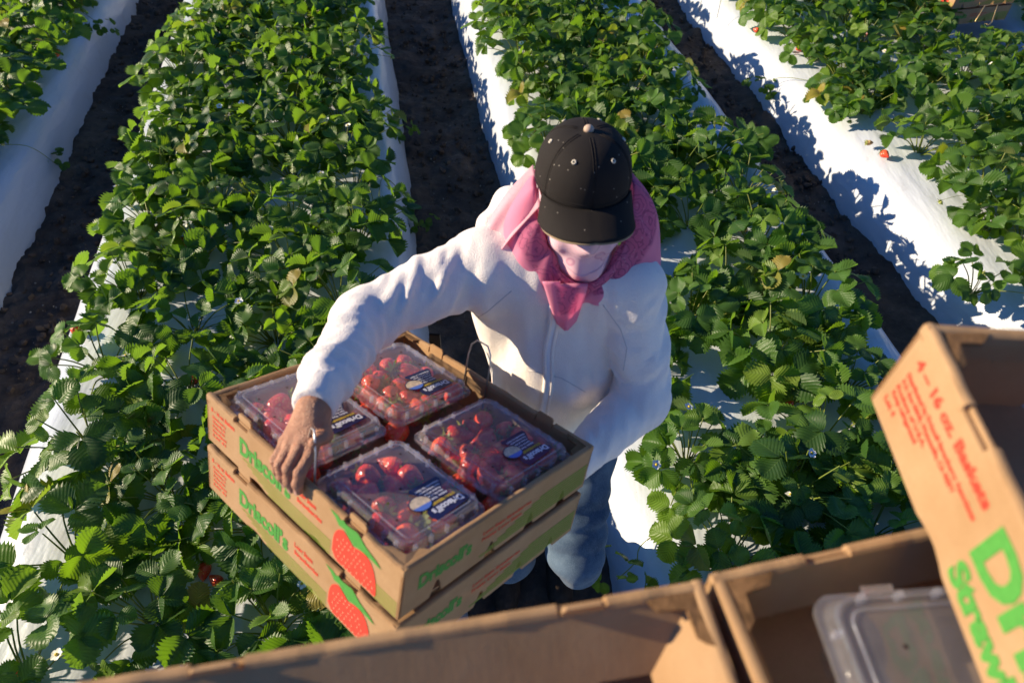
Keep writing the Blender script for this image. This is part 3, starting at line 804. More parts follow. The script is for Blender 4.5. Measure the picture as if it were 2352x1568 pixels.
def make_clamshell(M, w=.205, d=.178, hb=.075, label=None, sticker=True, open_=False, seed=0, holes=True):
    """hinged clear plastic box; origin at the bottom centre, z up; lid top at z = hb + .020"""
    root = empty('clamshell', M)
    def loft(rings, name, mat, rib=None, n=8):
        V = []; F = []; m = None
        for (a, b, r, z) in rings:
            p = rrect(a, b, r, n); m = len(p)
            for k, (x, y) in enumerate(p): V.append((x, y, z))
        for i in range(len(rings) - 1):
            for k in range(m): F.append((i*m+k, i*m+(k+1) % m, (i+1)*m+(k+1) % m, (i+1)*m+k))
        F.append(tuple((len(rings)-1)*m + k for k in range(m)))
        return mesh_obj(name, V, F, mat, root, True)
    b = loft([(w, d, .018, hb + .001), (w, d, .018, hb), (w - .016, d - .016, .020, hb), (w - .018, d - .018, .020, hb - .006), (w - .030, d - .030, .022, .020), (w - .036, d - .036, .022, .006), (w - .050, d - .050, .02, .001)], 'base', M_PLASTB)
    zt = hb + .020
    lid = loft([(w + .001, d + .001, .018, hb - .003), (w + .001, d + .001, .018, hb + .0025), (w - .009, d - .009, .018, hb + .0035), (w - .012, d - .012, .019, hb + .006), (w - .015, d - .015, .019, zt - .006), (w - .0165, d - .0165, .019, zt - .003), (w - .019, d - .019, .019, zt - .001), (w - .022, d - .022, .018, zt), (w - .026, d - .026, .017, zt), (w - .027, d - .027, .0165, zt - .0012), (w - .028, d - .028, .016, zt - .0022)], 'lid', M_PLAST)
    # stiffening ribs and latches round the lid edge, a raised line on the lid
    mb = MB()
    for sy in (-1, 1):
        for k in (-3, -2, -1, 1, 2, 3):
            x = k * w * .12; mb.box((x - .0022, sy * (d / 2 - .0075) - .003, hb + .004), (x + .0022, sy * (d / 2 - .0075) + .003, zt - .003))
    for sx in (-1, 1):
        for k in (-3, -1.5, 0, 1.5, 3):
            y = k * d * .12; mb.box((sx * (w / 2 - .0075) - .003, y - .0022, hb + .004), (sx * (w / 2 - .0075) + .003, y + .0022, zt - .003))
    for sx in (-1, 1):
        mb.box((sx * w * .28 - .014, -d / 2 - .006, hb + .0006), (sx * w * .28 + .014, -d / 2 + .001, hb + .0035)); mb.box((sx * w * .28 - .014, d / 2 - .001, hb + .0006), (sx * w * .28 + .014, d / 2 + .006, hb + .0035))
    p = [(x, y, zt + .0004) for x, y in rrect(w - .040, d - .040, .012, 5)]; mb.tube(p + [p[0]], .0008, 4); nv = len(lid.data.vertices); me0 = lid.data
    vv = [tuple(v.co) for v in me0.vertices] + mb.v; ff = [tuple(p_.vertices) for p_ in me0.polygons] + [tuple(nv + i for i in q) for q in mb.f]
    me1 = bpy.data.meshes.new('lid'); me1.from_pydata(vv, [], ff); me1.materials.append(M_PLAST); lid.data = me1
    if holes:
        mb = MB()
        for i, (fx, fy) in enumerate([(-.30, -.28), (-.32, .05), (-.30, .30), (-.05, -.32), (.0, -.02), (-.04, .30), (.22, -.30), (.30, .02)]):
            v = [(fx * w + .0021 * math.cos(a), fy * d + .0021 * math.sin(a), zt - .0018) for a in [6.283 * k / 9 for k in range(9)]]; mb.add(v, [tuple(range(9))])
        mb.build('vent_hole', M_DARKHOLE, lid)
    if sticker:
        # sticker text reads along -y with its top towards +x
        cx, cy = .048, .030
        T = lambda a, b, e=0: Vector((cx + b, cy - a, zt + .0003 + e))       # a = reading direction, b = up
        st = mesh_obj('sticker', [T(*p) for p in [(-.036, .034), (.036, .040), (.041, .030), (.040, .020), (.022, .002), (.021, -.010), (.033, -.030), (.029, -.035), (-.029, -.035), (-.031, -.028), (-.016, -.006), (-.018, .006), (-.038, .026)]], [tuple(range(13))[::-1]], M_NAVY, root)
        st.data.flip_normals()
        def tx(name, s, size, x, y, mat, width, bold=.0004):
            v, f = text2d(s, size, bold, 0, width); mesh_obj(name, [T(p[0] + x, p[1] + y, .0004) for p in v], f, mat, st)
        tx('brand_lettering', 'Driscoll\u2019s', .0165, -.031, .018, M_WHITE, .062, .0007)
        tx('gold_lettering', 'STRAWBERRIES', .0072, -.026, .008, M_GOLD, .048)
        for k in range(5): tx('small_lettering', ['FRESAS  FRAISES', 'Net Wt 16 oz', 'Product of USA', 'Only the finest berries', 'Watsonville CA 95077'][k], .0050, [-.018, -.016, -.017, -.021, -.025][k], .0006 - .0066 * k - .001, M_WHITE, [.038, .032, .034, .042, .050][k], .0002)
        def ell(a, b, rx, ry, mat, name, e, parent):
            n = 20; v = [T(a + rx * math.cos(6.283 * k / n), b + ry * math.sin(6.283 * k / n), e) for k in range(n)]
            return mesh_obj(name, v, [tuple(range(n))], mat, parent)
        # round landscape picture at the far side of the sticker (after the waist of the shape)
        ea, eb = .034, -.002
        ell(ea, eb, .0205, .0165, M_NAVY, 'picture_edge', .0006, st); ell(ea, eb, .0185, .0145, M_CRM, 'picture', .0009, st)
        v = [T(ea + .0185 * math.cos(a), eb + .0145 * math.sin(a), .0012) for a in [R(x) for x in range(15, 170, 12)]]; mesh_obj('picture_sky', v, [tuple(range(len(v)))], M_SKYP, st)
    if label: tag(root, label, 'clamshell', 'clear plastic clamshell boxes')
    return root
def frame_mw(o, ex, ey, n): 
    return Matrix(((ex.x, ey.x, n.x, o.x), (ex.y, ey.y, n.y, o.y), (ex.z, ey.z, n.z, o.z), (0, 0, 0, 1)))

# --- the two carried trays
TL, TW, TH = .52, .46, .095
TX = Vector((0.74525738, -0.65865393, 0.10376144)); TY = Vector((0.64456249, 0.6718181, -0.36496526)); TN = TX.cross(TY).normalized()
TO = Vector((-0.53350447, 0.71956322, 1.35015202))
TC = TO + TX * TL / 2 + TY * TW / 2 - TN * TH
TM = frame_mw(TC, TX, TY, TN)
def tr(a, b, c=0):            # tray coordinates from the rim's left corner, c above the rim
    return TO + TX * a + TY * b + TN * c
tray = make_tray('carried_tray', TM, TL, TW, TH, label='cardboard tray of strawberries held by the worker, upper of the two carried', group='cardboard berry trays', seed=1)
TM2 = frame_mw(TC - TN * (TH + .014) + TX * .003 - TY * .004, TX, TY, TN)
tray2 = make_tray('carried_tray', TM2, TL, TW, TH, label='cardboard tray carried underneath the open one with dark gap above', group='cardboard berry trays', seed=2, handles=False)

brng = random.Random(5)
def fill(MW, n, label, w=.205, d=.178, hb=.075):
    spots = []
    for k in range(3000):
        x = brng.uniform(-w/2 + .030, w/2 - .030); y = brng.uniform(-d/2 + .028, d/2 - .028)
        if all((x - a) ** 2 + (y - b) ** 2 > .0345 ** 2 for a, b in spots): spots.append((x, y))
        if len(spots) >= n: break
    top = []
    for i, (x, y) in enumerate(spots):
        c = copy_tree(P_RED[brng.randrange(3)])
        c.matrix_world = MW @ Matrix.Translation((x, y, hb - .006 + brng.uniform(-.006, .0))) @ Matrix.Rotation(brng.uniform(0, 6.28), 4, 'Z') @ Matrix.Rotation(R(brng.uniform(72, 108)), 4, 'X') @ Matrix.Translation((0, 0, .022)) @ Matrix.Scale(brng.uniform(1.0, 1.2), 4)
        top.append(c)
    top.sort(key=lambda o: proj(o.matrix_world.translation)[1])
    OR = ['1st', '2nd', '3rd', '4th', '5th', '6th', '7th']
    for r_ in range(0, len(top), 5):
        for q_, c in enumerate(sorted(top[r_:r_ + 5], key=lambda o: proj(o.matrix_world.translation)[0])):
            tag(c, 'red strawberry, %s from left in %s row from top, %s' % (OR[q_], OR[r_ // 5], label), 'strawberry', 'ripe strawberries packed in the clamshells')
    # second layer, seen through the gaps
    for i in range(12):
        x = -w/2 + .042 + (i % 4) * (w - .084) / 3; y = -d/2 + .040 + (i // 4) * (d - .08) / 2
        c = copy_tree(P_RED[i % 3]); c.matrix_world = MW @ Matrix.Translation((x, y, .040)) @ Matrix.Rotation(i * 1.3, 4, 'Z') @ Matrix.Rotation(R(80), 4, 'X'); c.scale = (1.35,) * 3
        tag(c, 'strawberry of the lower layer, ' + label, 'strawberry', 'strawberries of the lower layer in the clamshells')
for (a, b, w, d, n, nm, bl) in [(.392, .108, .218, .175, 26, 'nearest the lower corner of the carried tray', 'clamshell nearest tray corner'),
                            (.396, .322, .222, .200, 29, 'below the worker\u2019s chest with light patches on its lid', 'clamshell below chest'),
                            (.140, .322, .222, .200, 29, 'beside the worker\u2019s forearm, farthest up the carried tray', 'clamshell beside forearm'),
                            (.135, .112, .238, .180, 26, 'partly hidden under the worker\u2019s hand', 'clamshell under hand')]:
    m = frame_mw(tr(a, b, -TH + .006), TX, TY, TN)
    make_clamshell(m, w, d, .073, label='clear plastic clamshell of strawberries ' + nm)
    fill(m, n, bl, w, d, .073)
for (a, b) in ((.392, .12), (.392, .33)):
    m = frame_mw(tr(a, b, -TH * 2 - .014 + .006), TX, TY, TN)
    make_clamshell(m, .222, .195, .073, label='clear clamshell in the lower carried tray, edge showing in the gap' + (' near its lower corner' if b < .2 else ' near the jeans'), sticker=False, holes=False)

# --- trays close to the camera
def place_tray(left, right, H, dirn_up=Vector((0, 0, 1))):
    pass
def tray_from_rim(corner, ex, ey, up, Lx, Wy, H, **k):
    """corner = rim corner at local (-x,-y); ex, ey along the sides"""
    ex, up = ex.normalized(), up.normalized(); ey = (ey - ex * ey.dot(ex)).normalized(); up = ex.cross(ey)
    return make_tray(k.pop('name'), frame_mw(corner + ex * Lx / 2 + ey * Wy / 2 - up * H, ex, ey, up), Lx, Wy, H, **k)
# far rim runs from A0 to A1; local -x-y corner is nearest the camera on the left
FZ = 1.71
A0, A1 = Vector((-.350, .158, FZ)), Vector((.168, .242, FZ))
ex = (A1 - A0).normalized(); ey = Vector((-ex.y, ex.x, 0))
LA = (A1 - A0).length
tA = tray_from_rim(A0 - ey * .40, ex, ey, Vector((0, 0, 1)), LA, .40, .095, name='near_tray', prints=(), handles=False, seed=4, flapcut=.050, slant=.95,
                   label='empty blurred cardboard tray across the bottom edge of the photo', group='cardboard berry trays')
B0 = A1 + ex * .010 + ey * .004; ang = R(12.0); exb = Vector((math.cos(ang), math.sin(ang), 0)); eyb = Vector((-exb.y, exb.x, 0))
tB = tray_from_rim(B0 - eyb * .40, exb, eyb, Vector((0, 0, 1)), .52, .40, .095, name='near_tray', prints=(), handles=False, seed=5, flapcut=.046, slant=.5, tabs_=False,
                   label='blurred cardboard tray holding an empty clear clamshell, under the lettered tray', group='cardboard berry trays')
mB = frame_mw(B0 + exb * .205 - eyb * .180 - Vector((0, 0, .080)), Matrix.Rotation(R(-8), 3, 'Z') @ exb, Matrix.Rotation(R(-8), 3, 'Z') @ eyb, Vector((0, 0, 1)))
make_clamshell(mB, .285, .255, .066, label='empty clear clamshell in the blurred tray at bottom right', sticker=False)
# lettered tray on top, its long side faces the sun
C0 = atz(2000, 912, 1.731); C1 = atz(2258, 1568, 1.731)
exc = (C1 - C0).normalized(); exc = Vector((exc.x, exc.y, exc.z)).normalized()
upc = Vector((.05, .02, 1)); upc = (upc - exc * upc.dot(exc)).normalized(); eyc = upc.cross(exc)
tC = make_tray('lettered_tray', frame_mw(C0 + exc * .27 + eyc * .23, exc, eyc, upc), .54, .46, .112, prints=(), handles=False, seed=6, tabs_=False,
               label='cardboard tray with green and red lettering at the right edge, nearest the camera', group='cardboard berry trays')
def print_near(root, Lx, Wy, H):
    T = lambda x, y: Vector((-Lx/2 + x, -Wy/2 - .0008, y))
    def put(name, items, mat):
        mb = MB()
        for (s, size, w, x, y, bold) in items:
            v, f = text2d(s, size, bold, 0, w); mb.add([T(p[0] + x, p[1] + y) for p in v], f)
        mb.build(name, mat, root)
    put('weight_lettering', [('4 \u2013 16 oz. Baskets', .017, .150, .022, .080, .0006)], M_INKR)
    put('small_lettering', [('Distributed by Driscoll Strawberry Associates', .0085, .150, .022, .063, .0003), ('P.O. Box 50045, Watsonville, CA 95077', .0085, .120, .022, .053, .0003), ('Produce of U.S.A.', .0085, .070, .020, .043, .0003), ('Keep refrigerated', .0085, .060, .020, .034, .0003), ('Lot 4', .0100, .024, .016, .020, .0003)], M_INKR)
    put('brand_lettering', [('Driscoll\u2019s', .060, .26, .190, .048, .0028)], M_INKG)
    put('berry_lettering', [('Strawberries', .034, .20, .190, .012, .0018)], M_INKG)
print_near(tC, .54, .46, .112)

# --- trays left on the far bed, top right
P = atz(2168, 60, .31); q = atz(2292, 47, .31)
eyd = (q - P); eyd.z = 0; eyd.normalize(); exd = eyd.cross(Vector((0, 0, 1)))
for k in range(2):
    o = P + eyd * (.23 - .012 * k) - exd * (.26 - .01 * k); o.z = .31 + k * .112
    # short printed side faces the camera, long printed side faces the sun
    make_tray('field_tray', frame_mw(o, exd, eyd, Vector((0, 0, 1))), .52, .46, .095, prints=('long', 'short'), handles=False, seed=8 + k, label='cardboard tray left among plants at top right, ' + ('upper' if k else 'lower') + ' of two', group='cardboard berry trays')
mB2 = frame_mw(B0 + exb * .105 - eyb * .215 - Vector((0, 0, .094)), Matrix.Rotation(R(14), 3, 'Z') @ exb, Matrix.Rotation(R(14), 3, 'Z') @ eyb, Vector((0, 0, 1)))
make_clamshell(mB2, .15, .15, .035, label='low clear plastic clamshell left of the larger one in the blurred tray', sticker=False, holes=False)
hp = [(2240, 50, .46), (2262, 14, .50), (2292, 10, .50), (2278, 52, .44), (2270, 58, .44), (2262, 54, .44)]
mb = MB(); mb.tube([atz(x, y, z) for x, y, z in hp], .003, 6); tag(mb.build('bent_wire', M_WIRE_D, None, True), 'bent brass coloured wire handle against the far trays at top right', 'wire')
for k, (x0, y0, x1, y1) in enumerate(((1603, -30, 1606, 28), (1645, -30, 1647, 42))):
    mb = MB(); b = atz(x1, y1, .28); mb.tube([b, b + (atz(x0, y0, .28) - b) * .02 + Vector((0, 0, .26))], .0022, 6)
    tag(mb.build('wire_stake', M_WIRE, None, True), ['thin grey wire stake at the top edge, left of two', 'thin grey wire stake at the top edge, right of two'][k], 'stake')
# ------------------------------------------------------------------ the worker
V3 = lambda *a: np.array(a, float)
J = dict(
    head=V3(.137, 1.10, 1.495), chin=V3(.125, 1.01, 1.395), neck=V3(.115, 1.10, 1.38), neck2=V3(.105, 1.13, 1.32),
    chest=V3(.095, 1.085, 1.20), belly=V3(.095, 1.02, 1.02), pelvis=V3(.095, 1.03, .86),
    s1=V3(-.075, 1.06, 1.335), e1=V3(-.288, .900, 1.352), w1=V3(-.312, .643, 1.431),
    s2=V3(.250, 1.04, 1.305), e2=V3(.290, .915, 1.075), w2=V3(.115, .730, 1.085),
    h1=V3(.005, 1.04, .86), k1=V3(-.015, .815, .50), a1=V3(-.01, 1.03, .10), t1=V3(-.02, .86, .045),
    h2=V3(.180, 1.04, .86), k2=V3(.170, .79, .545), a2=V3(.165, 1.04, .12), t2=V3(.16, .88, .045))
person_skin = NT('brown_skin'); _co = person_skin('TexCoord').outputs['Object']
_c = person_skin.mix(person_skin.ramp(person_skin.noise(35, 4, .6, _co), [(.3, 0), (.7, 1)]), (.33, .145, .078, 1), (.48, .235, .135, 1))
_v = person_skin('TexVoronoi', {'Scale': 520.0, 'Vector': _co})
_p = person_skin('BsdfPrincipled', {'Base Color': _c, 'Roughness': .48, 'Specular IOR Level': .45, 'Subsurface Weight': .12, 'Subsurface Radius': (.008, .003, .0015), 'Subsurface Scale': .6,
    'Normal': person_skin.bump(person_skin.math('ADD', _v.outputs['Distance'], person_skin.noise(90, 4, .6, _co)), .0012)})
M_SKIN = person_skin.done(_p)
def cloth(name, col, sh=.25, tr=0.0, weave=900.0, bumpd=.0005, pat=None):
    t = NT(name); co = t('TexCoord').outputs['Object']
    w = t.noise(weave, 2, .6, co); n = t.noise(18, 3, .5, co)
    c = t.mix(t.ramp(n, [(.3, 0), (.7, 1)]), tuple(x * .93 for x in col) + (1,), (*col, 1))
    if pat: c = pat(t, co, c)
    p = t('BsdfPrincipled', {'Base Color': c, 'Roughness': .85, 'Specular IOR Level': .2, 'Sheen Weight': sh, 'Normal': t.bump(t.math('ADD', w, t.math('MULTIPLY', n, 2)), bumpd)})
    if tr:
        return t.done(t('MixShader', {0: tr, 1: p.outputs[0], 2: t('BsdfTranslucent', {'Color': c}).outputs[0]}))
    return t.done(p)
def fleece_pat(t, co, c):
    m = t.ramp(t.noise(9, 7, .7, co), [(.54, 0), (.72, 1)])
    c = t.mix(t.math('MULTIPLY', m, .16), c, (.50, .40, .32, 1))
    return t.mix(t.math('MULTIPLY', t.ramp(t.noise(520, 3, .7, co), [(.35, 1), (.6, 0)]), .14), c, (.55, .50, .46, 1))
M_FLEECE = cloth('cream_fleece', (.95, .875, .80), .25, 0.0, 420, .0018, fleece_pat)
def denim_pat(t, co, c):
    mp = t('Mapping', {'Vector': co, 'Scale': (1, 1, .12)})
    f = t.noise(420, 2, .6, mp.outputs[0])
    wear = t.ramp(t.noise(6, 4, .6, co), [(.40, 0), (.68, 1)])
    c = t.mix(t.math('MULTIPLY', wear, .6), c, (.17, .24, .31, 1))
    return t.mix(t.ramp(f, [(.45, 0), (.75, .16)]), c, (.30, .38, .46, 1))
M_DENIM = cloth('faded_blue_denim', (.026, .052, .092), .1, 0, 900, .0006, denim_pat)
M_CAP = cloth('black_wool_cap', (.019, .0155, .0135), .0, 0, 800, .0007,
              lambda t, co, c: t.mix(t.math('MULTIPLY', t.ramp((lambda v: v.outputs['Distance'])(t('TexVoronoi', {'Scale': 130.0, 'Vector': co})), [(.10, 1), (.20, 0)]),
                                            t.math('GREATER_THAN', t('SeparateColor', {0: t('TexVoronoi', {'Scale': 130.0, 'Vector': co}).outputs['Color']}).outputs[0], .90)), c, (.30, .27, .22, 1)))
M_CAPIN = cloth('tan_cap_edge', (.30, .22, .13)); M_EYELET = simple('cream_thread', (.62, .56, .44), .7)
def paisley(t, co, c):
    w = t.noise(24, 3, .6, co, 1)
    ad = t('VectorMath', {0: co, 1: t('VectorMath', {0: w, 3: .030}, operation='SCALE').outputs[0]}, operation='ADD')
    v = t('TexVoronoi', {'Scale': 26.0, 'Vector': ad.outputs[0]}); d = v.outputs['Distance']
    r1 = t.ramp(t.math('FRACT', t.math('MULTIPLY', d, 5.0)), [(.0, 1), (.10, 1), (.16, 0), (.84, 0), (.92, 1)])
    v2 = t('TexVoronoi', {'Scale': 95.0, 'Vector': co}); dots = t.ramp(v2.outputs['Distance'], [(.16, 1), (.24, 0)])
    m = t('Attribute', attribute_name='print').outputs['Fac']
    c = t.mix(t.math('MULTIPLY', m, .55), c, (.62, .09, .26, 1))
    c = t.mix(t.math('MULTIPLY', t.math('MULTIPLY', r1, m), .4), c, (.20, .02, .12, 1))
    return t.mix(t.math('MULTIPLY', t.math('MULTIPLY', dots, m), .5), c, (.85, .45, .58, 1))
M_PINK = cloth('pink_bandana_cloth', (.98, .42, .58), .15, .50, 900, .0004, paisley)
M_PALEPINK = cloth('pale_pink_cloth', (.96, .64, .70), .15, .25, 900, .0004,
    lambda t, co, c: t.mix(t.math('MULTIPLY', t.ramp(t('TexVoronoi', {'Scale': 22.0, 'Vector': co}).outputs['Distance'], [(.17, .25), (.20, 1), (.24, 1), (.27, 0)]), .55), c, (.62, .22, .36, 1)))

hb_ax = np.array([[1, 0, 0], [0, math.cos(R(-14)), -math.sin(R(-14))], [0, math.sin(R(-14)), math.cos(R(-14))]])   # head pitched forward
def head_frame():
    yaw = R(5); roll = R(1.5)
    M = Matrix.Rotation(yaw, 4, 'Z') @ Matrix.Rotation(R(1), 4, 'X') @ Matrix.Rotation(roll, 4, 'Y')
    return Matrix.Translation(J['head']) @ M
HF = head_frame(); HR = np.array(HF.to_3x3())
def hl(P):                               # world -> head-local (x right in the photo, -y towards the face, z up)
    return (P - J['head']) @ HR
# body: one continuous surface, head with face, neck, torso, arms, legs
def body_sdf(P):
    q = hl(P)
    d = ell_sd(q, (0, .008, .018), (.078, .098, .100))
    d = smin(d, ell_sd(q, (0, -.035, -.045), (.060, .058, .068)), .03)           # jaw
    d = smin(d, ell_sd(q, (0, -.062, -.086), (.024, .022, .020)), .02)           # chin
    d = smin(d, cap_sd(q, (0, -.090, .005), (0, -.112, -.030), .008, .014), .012)  # nose
    d = smin(d, ell_sd(q, (0, -.088, .022), (.050, .016, .012)), .012)           # brow
    for sx in (-1, 1):
        d = -smin(-d, ell_sd(q, (sx * .030, -.100, .004), (.016, .012, .010)), .008)   # eye sockets
        d = np.minimum(d, ell_sd(q, (sx * .030, -.083, .004), (.0125, .0125, .0125)))
        d = smin(d, ell_sd(q, (sx * .080, .012, -.012), (.010, .018, .030)), .008)     # ears
    d = smin(d, ell_sd(q, (0, -.094, -.060), (.024, .010, .006)), .006)          # lips
    d = smin(d, cap_sd(P, J['neck'] + V3(.005, -.02, .03), J['neck2'], .052, .060), .02)
    d = smin(d, cap_sd(P, J['neck2'], J['s1'], .060, .050), .04); d = smin(d, cap_sd(P, J['neck2'], J['s2'], .060, .050), .04)
    d = smin(d, ell_sd(P, J['chest'], (.155, .095, .17)), .05)
    d = smin(d, ell_sd(P, J['belly'], (.145, .105, .15)), .05)
    d = smin(d, ell_sd(P, J['pelvis'], (.155, .11, .12)), .05)
    for s, e, w in (('s1', 'e1', 'w1'), ('s2', 'e2', 'w2')):
        d = smin(d, cap_sd(P, J[s], J[e], .046, .036), .02); d = smin(d, cap_sd(P, J[e], J[w], .036, .0245), .012)
    for h, k, a, tt in (('h1', 'k1', 'a1', 't1'), ('h2', 'k2', 'a2', 't2')):
        d = smin(d, cap_sd(P, J[h], J[k], .075, .050), .02); d = smin(d, cap_sd(P, J[k], J[a], .050, .034), .012); d = smin(d, cap_sd(P, J[a], J[tt], .036, .028), .01)
    # left hand under the tray: simple cupped palm with fingers
    for i, (dx, l) in enumerate([(-.030, .060), (-.010, .070), (.010, .066), (.030, .054)]):
        a = J['w2'] + V3(-.070, -.045, .004) + V3(.45, -.75, 0) * dx * 1.0
        d = smin(d, cap_sd(P, a, a + V3(-.75, -.55, .25) * l, .0095, .0075), .004)
    d = smin(d, cap_sd(P, J['w2'], J['w2'] + V3(-.062, -.045, .002), .026, .030), .015)
    return d
bv, bf = surfnet(body_sdf, (-.42, .55, 0.0), (.42, 1.32, 1.66), .0095)
# right hand gripping the tray rim and wire: built fine and joined inside the sleeve
def hand_joints():
    w = Vector(J['w1'])
    def P(px, py, d): return np.array(atd(px, py, d))
    return w
rimp = lambda a, b, c=0: np.array(tr(a, b, c))
W = J['w1'] + V3(0, -.01, 0)
KN = [rimp(.276, .020, .036), rimp(.258, .012, .039), rimp(.240, .008, .036), rimp(.224, .009, .031)]     # knuckles index..little
PIP = [rimp(.286, -.006, .020), rimp(.269, -.014, .021), rimp(.251, -.016, .018), rimp(.234, -.014, .014)]
DIP = [rimp(.289, -.011, .002), rimp(.274, -.0165, .000), rimp(.257, -.0165, -.002), rimp(.240, -.015, -.002)]
TIP = [rimp(.290, -.0095, -.011), rimp(.277, -.0125, -.014), rimp(.260, -.0125, -.014), rimp(.243, -.0115, -.012)]
TH1 = rimp(.264, .052, .052); TH2 = rimp(.281, .036, .064); TH3 = rimp(.289, .016, .068)
def hand_sdf(P):
    pal = (KN[1] + KN[2]) / 2
    d = cap_sd(P, J['w1'] + V3(0, .05, -.01), W, .027, .0245)
    for k in range(4):
        m = W * .45 + KN[k] * .55
        d = smin(d, cap_sd(P, W + (KN[k] - pal) * .35, KN[k], .0175, .0100), .012)
    for k in range(4):
        f = 1.0 if k < 3 else .88
        d = smin(d, cap_sd(P, KN[k], PIP[k], .0102 * f, .0092 * f), .0035)
        d2 = smin(cap_sd(P, PIP[k], DIP[k], .0092 * f, .0083 * f), cap_sd(P, DIP[k], TIP[k], .0083 * f, .0072 * f), .003)
        d = smin(d, d2, .0025)
        # knuckle swellings, tendon ridges
        d = smin(d, np.linalg.norm(P - (KN[k] + np.array(TN) * .003), axis=1) - .0082, .005)
        d = smin(d, np.linalg.norm(P - PIP[k], axis=1) - .0087 * f, .003)
        d = smin(d, cap_sd(P, W * .7 + KN[k] * .3 + np.array(TN) * .011, KN[k] + np.array(TN) * .005, .002, .003), .006)
    d = smin(d, cap_sd(P, W, TH1, .0195, .0140), .012)
    d = smin(d, cap_sd(P, TH1, TH2, .0122, .0108), .006); d = smin(d, cap_sd(P, TH2, TH3, .0110, .0088), .004)
    # thumbnail: shallow cut on the upper side
    nl = TH3 * .8 + TH2 * .2 + np.array(TN) * .0085
    d = np.maximum(d, -(np.linalg.norm((P - nl), axis=1) - .0022)) if False else d
    wr = vnoise(P, 260, 3) * .00035 + vnoise(P, 90, 4) * .0005
    return d + wr
lo = np.minimum.reduce(KN + TIP + PIP + [W, TH3, TH1]) - .045; hi = np.maximum.reduce(KN + TIP + PIP + [W, TH3, TH1]) + .045
hi = np.maximum(hi, J['w1'] + .075)
hv, hf = surfnet(hand_sdf, lo, hi, .0017)
body = mesh_obj('person', np.concatenate([bv, hv]), np.concatenate([bf, hf + len(bv)]), M_SKIN, smooth=True)
tag(body, 'worker in cream sweatshirt, black cap and pink bandana carrying two berry trays', 'person')
def nail(c, t, up, r):
    pass
# nails
for k in range(4):
    axd = Vector(TIP[k] - DIP[k]).normalized(); out = (-TY + TN * .15); out = (out - axd * out.dot(axd)).normalized(); s_ = axd.cross(out)
    c = Vector(DIP[k] * .25 + TIP[k] * .75) + out * .0074 + axd * .002
    v = [c + s_ * (.0048 * math.cos(a)) + axd * (.0058 * math.sin(a)) - out * (.0012 * math.cos(a) ** 2) for a in [6.283 * i / 12 for i in range(12)]] + [c + out * .0004]
    mesh_obj('fingernail', v, [(i, (i + 1) % 12, 12) for i in range(12)], simple('fingernail', (.48, .27, .20), .3) if k == 0 else bpy.data.materials['fingernail'], body, True)

def seg_wr(t, d, n, amp, ph=0.0): return amp * np.sin(2 * np.pi * n * t + ph)
